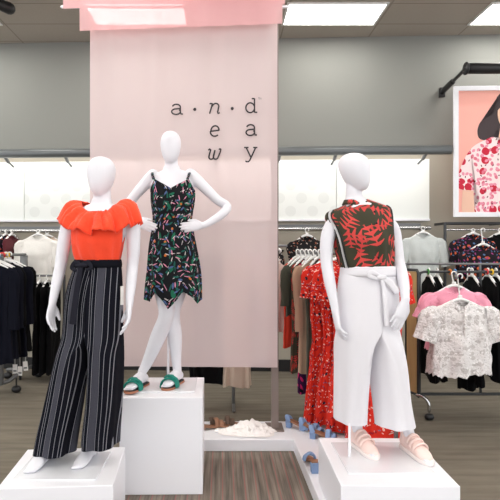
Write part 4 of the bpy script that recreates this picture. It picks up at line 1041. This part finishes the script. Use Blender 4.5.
# dark tube above the poster with its arm
a, b = P(466, 68.5, 5.4), P(590, 68.5, 5.4); o2 = (a+b)/2
t2 = thing('light_bar', 'thick black tube on an arm above the portrait poster', 'light bar', o2)
M().tube([a, b], .056, 20, round_ends=False).build('tube', BLACKP, t2, o2)
M().tube([a-Vector((.008, 0, 0)), a+Vector((.01, 0, 0))], .068, 20, round_ends=False).build('end_cap', BLACKP, t2, o2)
w0 = W(443, 91, .075); m1 = w0.lerp(a, .45)
ar = M(); ar.tube([w0, m1], .034, 10); ar.tube([m1, a], .02, 10); ar.build('arm', BLACKP, t2, o2)
M().box(w0+Vector((0, .03, -.01)), (.07, .04, .12), bev=.006).build('wall_plate', BLACKP, t2, o2)

# ---------------------------------------------------------------- shoes and paper on the platform
BLUE = mat('blue_denim', (134, 160, 200), .8, bump=(160, .4)); TANSH = mat('brown_leather', (150, 108, 82), .6)
ZZ = ZP+.0015
def block_sandal(px, py, rz, label, lie=False, m=BLUE, heel=.055, group='platform shoes'):
    d = (CZ-ZP)*F/(py-CY); q = P(px, py, d); q.z = ZZ
    t = thing('sandal', label, 'sandal', q, group, rz)
    Z = Vector((0, 0, 1))
    prof = [(-.10, heel+.004), (-.06, heel+.002), (0, heel*.7), (.06, .02), (.12, .012), (.14, .014)]
    wid = [.020, .028, .027, .034, .036, .018]
    sm_ = M(); rg = []
    for (x, z), w in zip(interp(prof, 3), [r[0] for r in interp([(w,) for w in wid], 3)]):
        rg.append([Vector((x, -w, z-.008)), Vector((x, w, z-.008)), Vector((x, w, z+.004)), Vector((x, -w, z+.004))])
    sm_.loft(rg, True, True); sm_.build('sole', TANSH, t, flat=True)
    hm = M(); hm.loft([[Vector((-.085+k*cx, cy*.024*kk, z)) for cx, cy in ((-.022, -1), (.022, -1), (.022, 1), (-.022, 1))] for z, k, kk in ((0, .9, .9), (heel*.5, 1, .95), (heel-.002, 1.15, 1.05))], True, True); hm.build('block_heel', m, t, flat=True)
    for x, w, h, z0 in ((.075, .036, .038, .018), (.035, .034, .05, .03), (-.08, .026, .04, heel))[:2 if heel > .065 else 3]:
        st = M(); pts = [Vector((x-(.02*math.sin(PI*i/8) if x < 0 else 0), w*1.1*math.cos(PI*i/8), z0+h*math.sin(PI*i/8))) for i in range(9)]
        st.tube(pts, [(.019, .006)]*9, 8, ref=(1, 0, 0), sub=2); st.build('strap', m, t)
    return t
block_sandal(299, 429, -.5, 'blue denim block heel sandal nearest the banner post')
block_sandal(312, 433, -.75, 'middle blue denim sandal with tan footbed on the platform')
block_sandal(324, 440, -.4, 'blue denim sandal beside the plinth under the red dress')
s5 = block_sandal(311.5, 467, 1.62, 'single blue heeled sandal standing forward beside the right plinth', heel=.07)
block_sandal(212, 428.5, .3, 'brown sandal lying by the tall plinth on the platform', m=TANSH, heel=.025)
block_sandal(223, 426, .1, 'dark brown sandal between the tall plinth and the white paper', m=mat('dark_leather', (92, 72, 58), .6), heel=.03)
# crumpled white paper
q = P(250, 436, 4.02); q.z = ZZ; mm = M(); n1_, n2_ = 44, 30; rg = []
rnd = random.Random(5); hs = [(rnd.uniform(-1, 1), rnd.uniform(-1, 1), rnd.uniform(.2, .45), rnd.uniform(.02, .06)) for _ in range(26)]
for i in range(n2_+1):
    r = []
    for j in range(n1_+1):
        u, v = 2*j/n1_-1, 2*i/n2_-1
        rr_ = math.sqrt(u*u+v*v)
        edge = max(0, 1-rr_**2)
        z = .006+.032*edge**.8*abs(noise.noise(Vector((u*2.6, v*2.6, 3))))*2+.03*edge**.5*abs(noise.noise(Vector((u*6, v*6, 8))))*2
        z += .055*math.exp(-((u-.05)**2/.05+(v-.55)**2/.03))+.02*math.exp(-((u+.3)**2/.02+(v-.4)**2/.03))
        if rr_ > .97: z = .004
        ax = u*math.sqrt(max(0, 1-v*v/2)); ay = v*math.sqrt(max(0, 1-u*u/2))
        wob = 1+.6*noise.noise(Vector((math.cos(math.atan2(v, u))*1.6, math.sin(math.atan2(v, u))*1.6, 1)))
        r.append(q+Vector((ax*.25*wob, ay*.13*wob, z)))
    rg.append(r)
mm.loft(rg, False); po = mm.build('crumpled_paper', mat('tissue_paper', (244, 240, 238), .8), None, q, flat=False)
tag(po, 'crumpled white tissue paper lying on the low platform', 'paper')
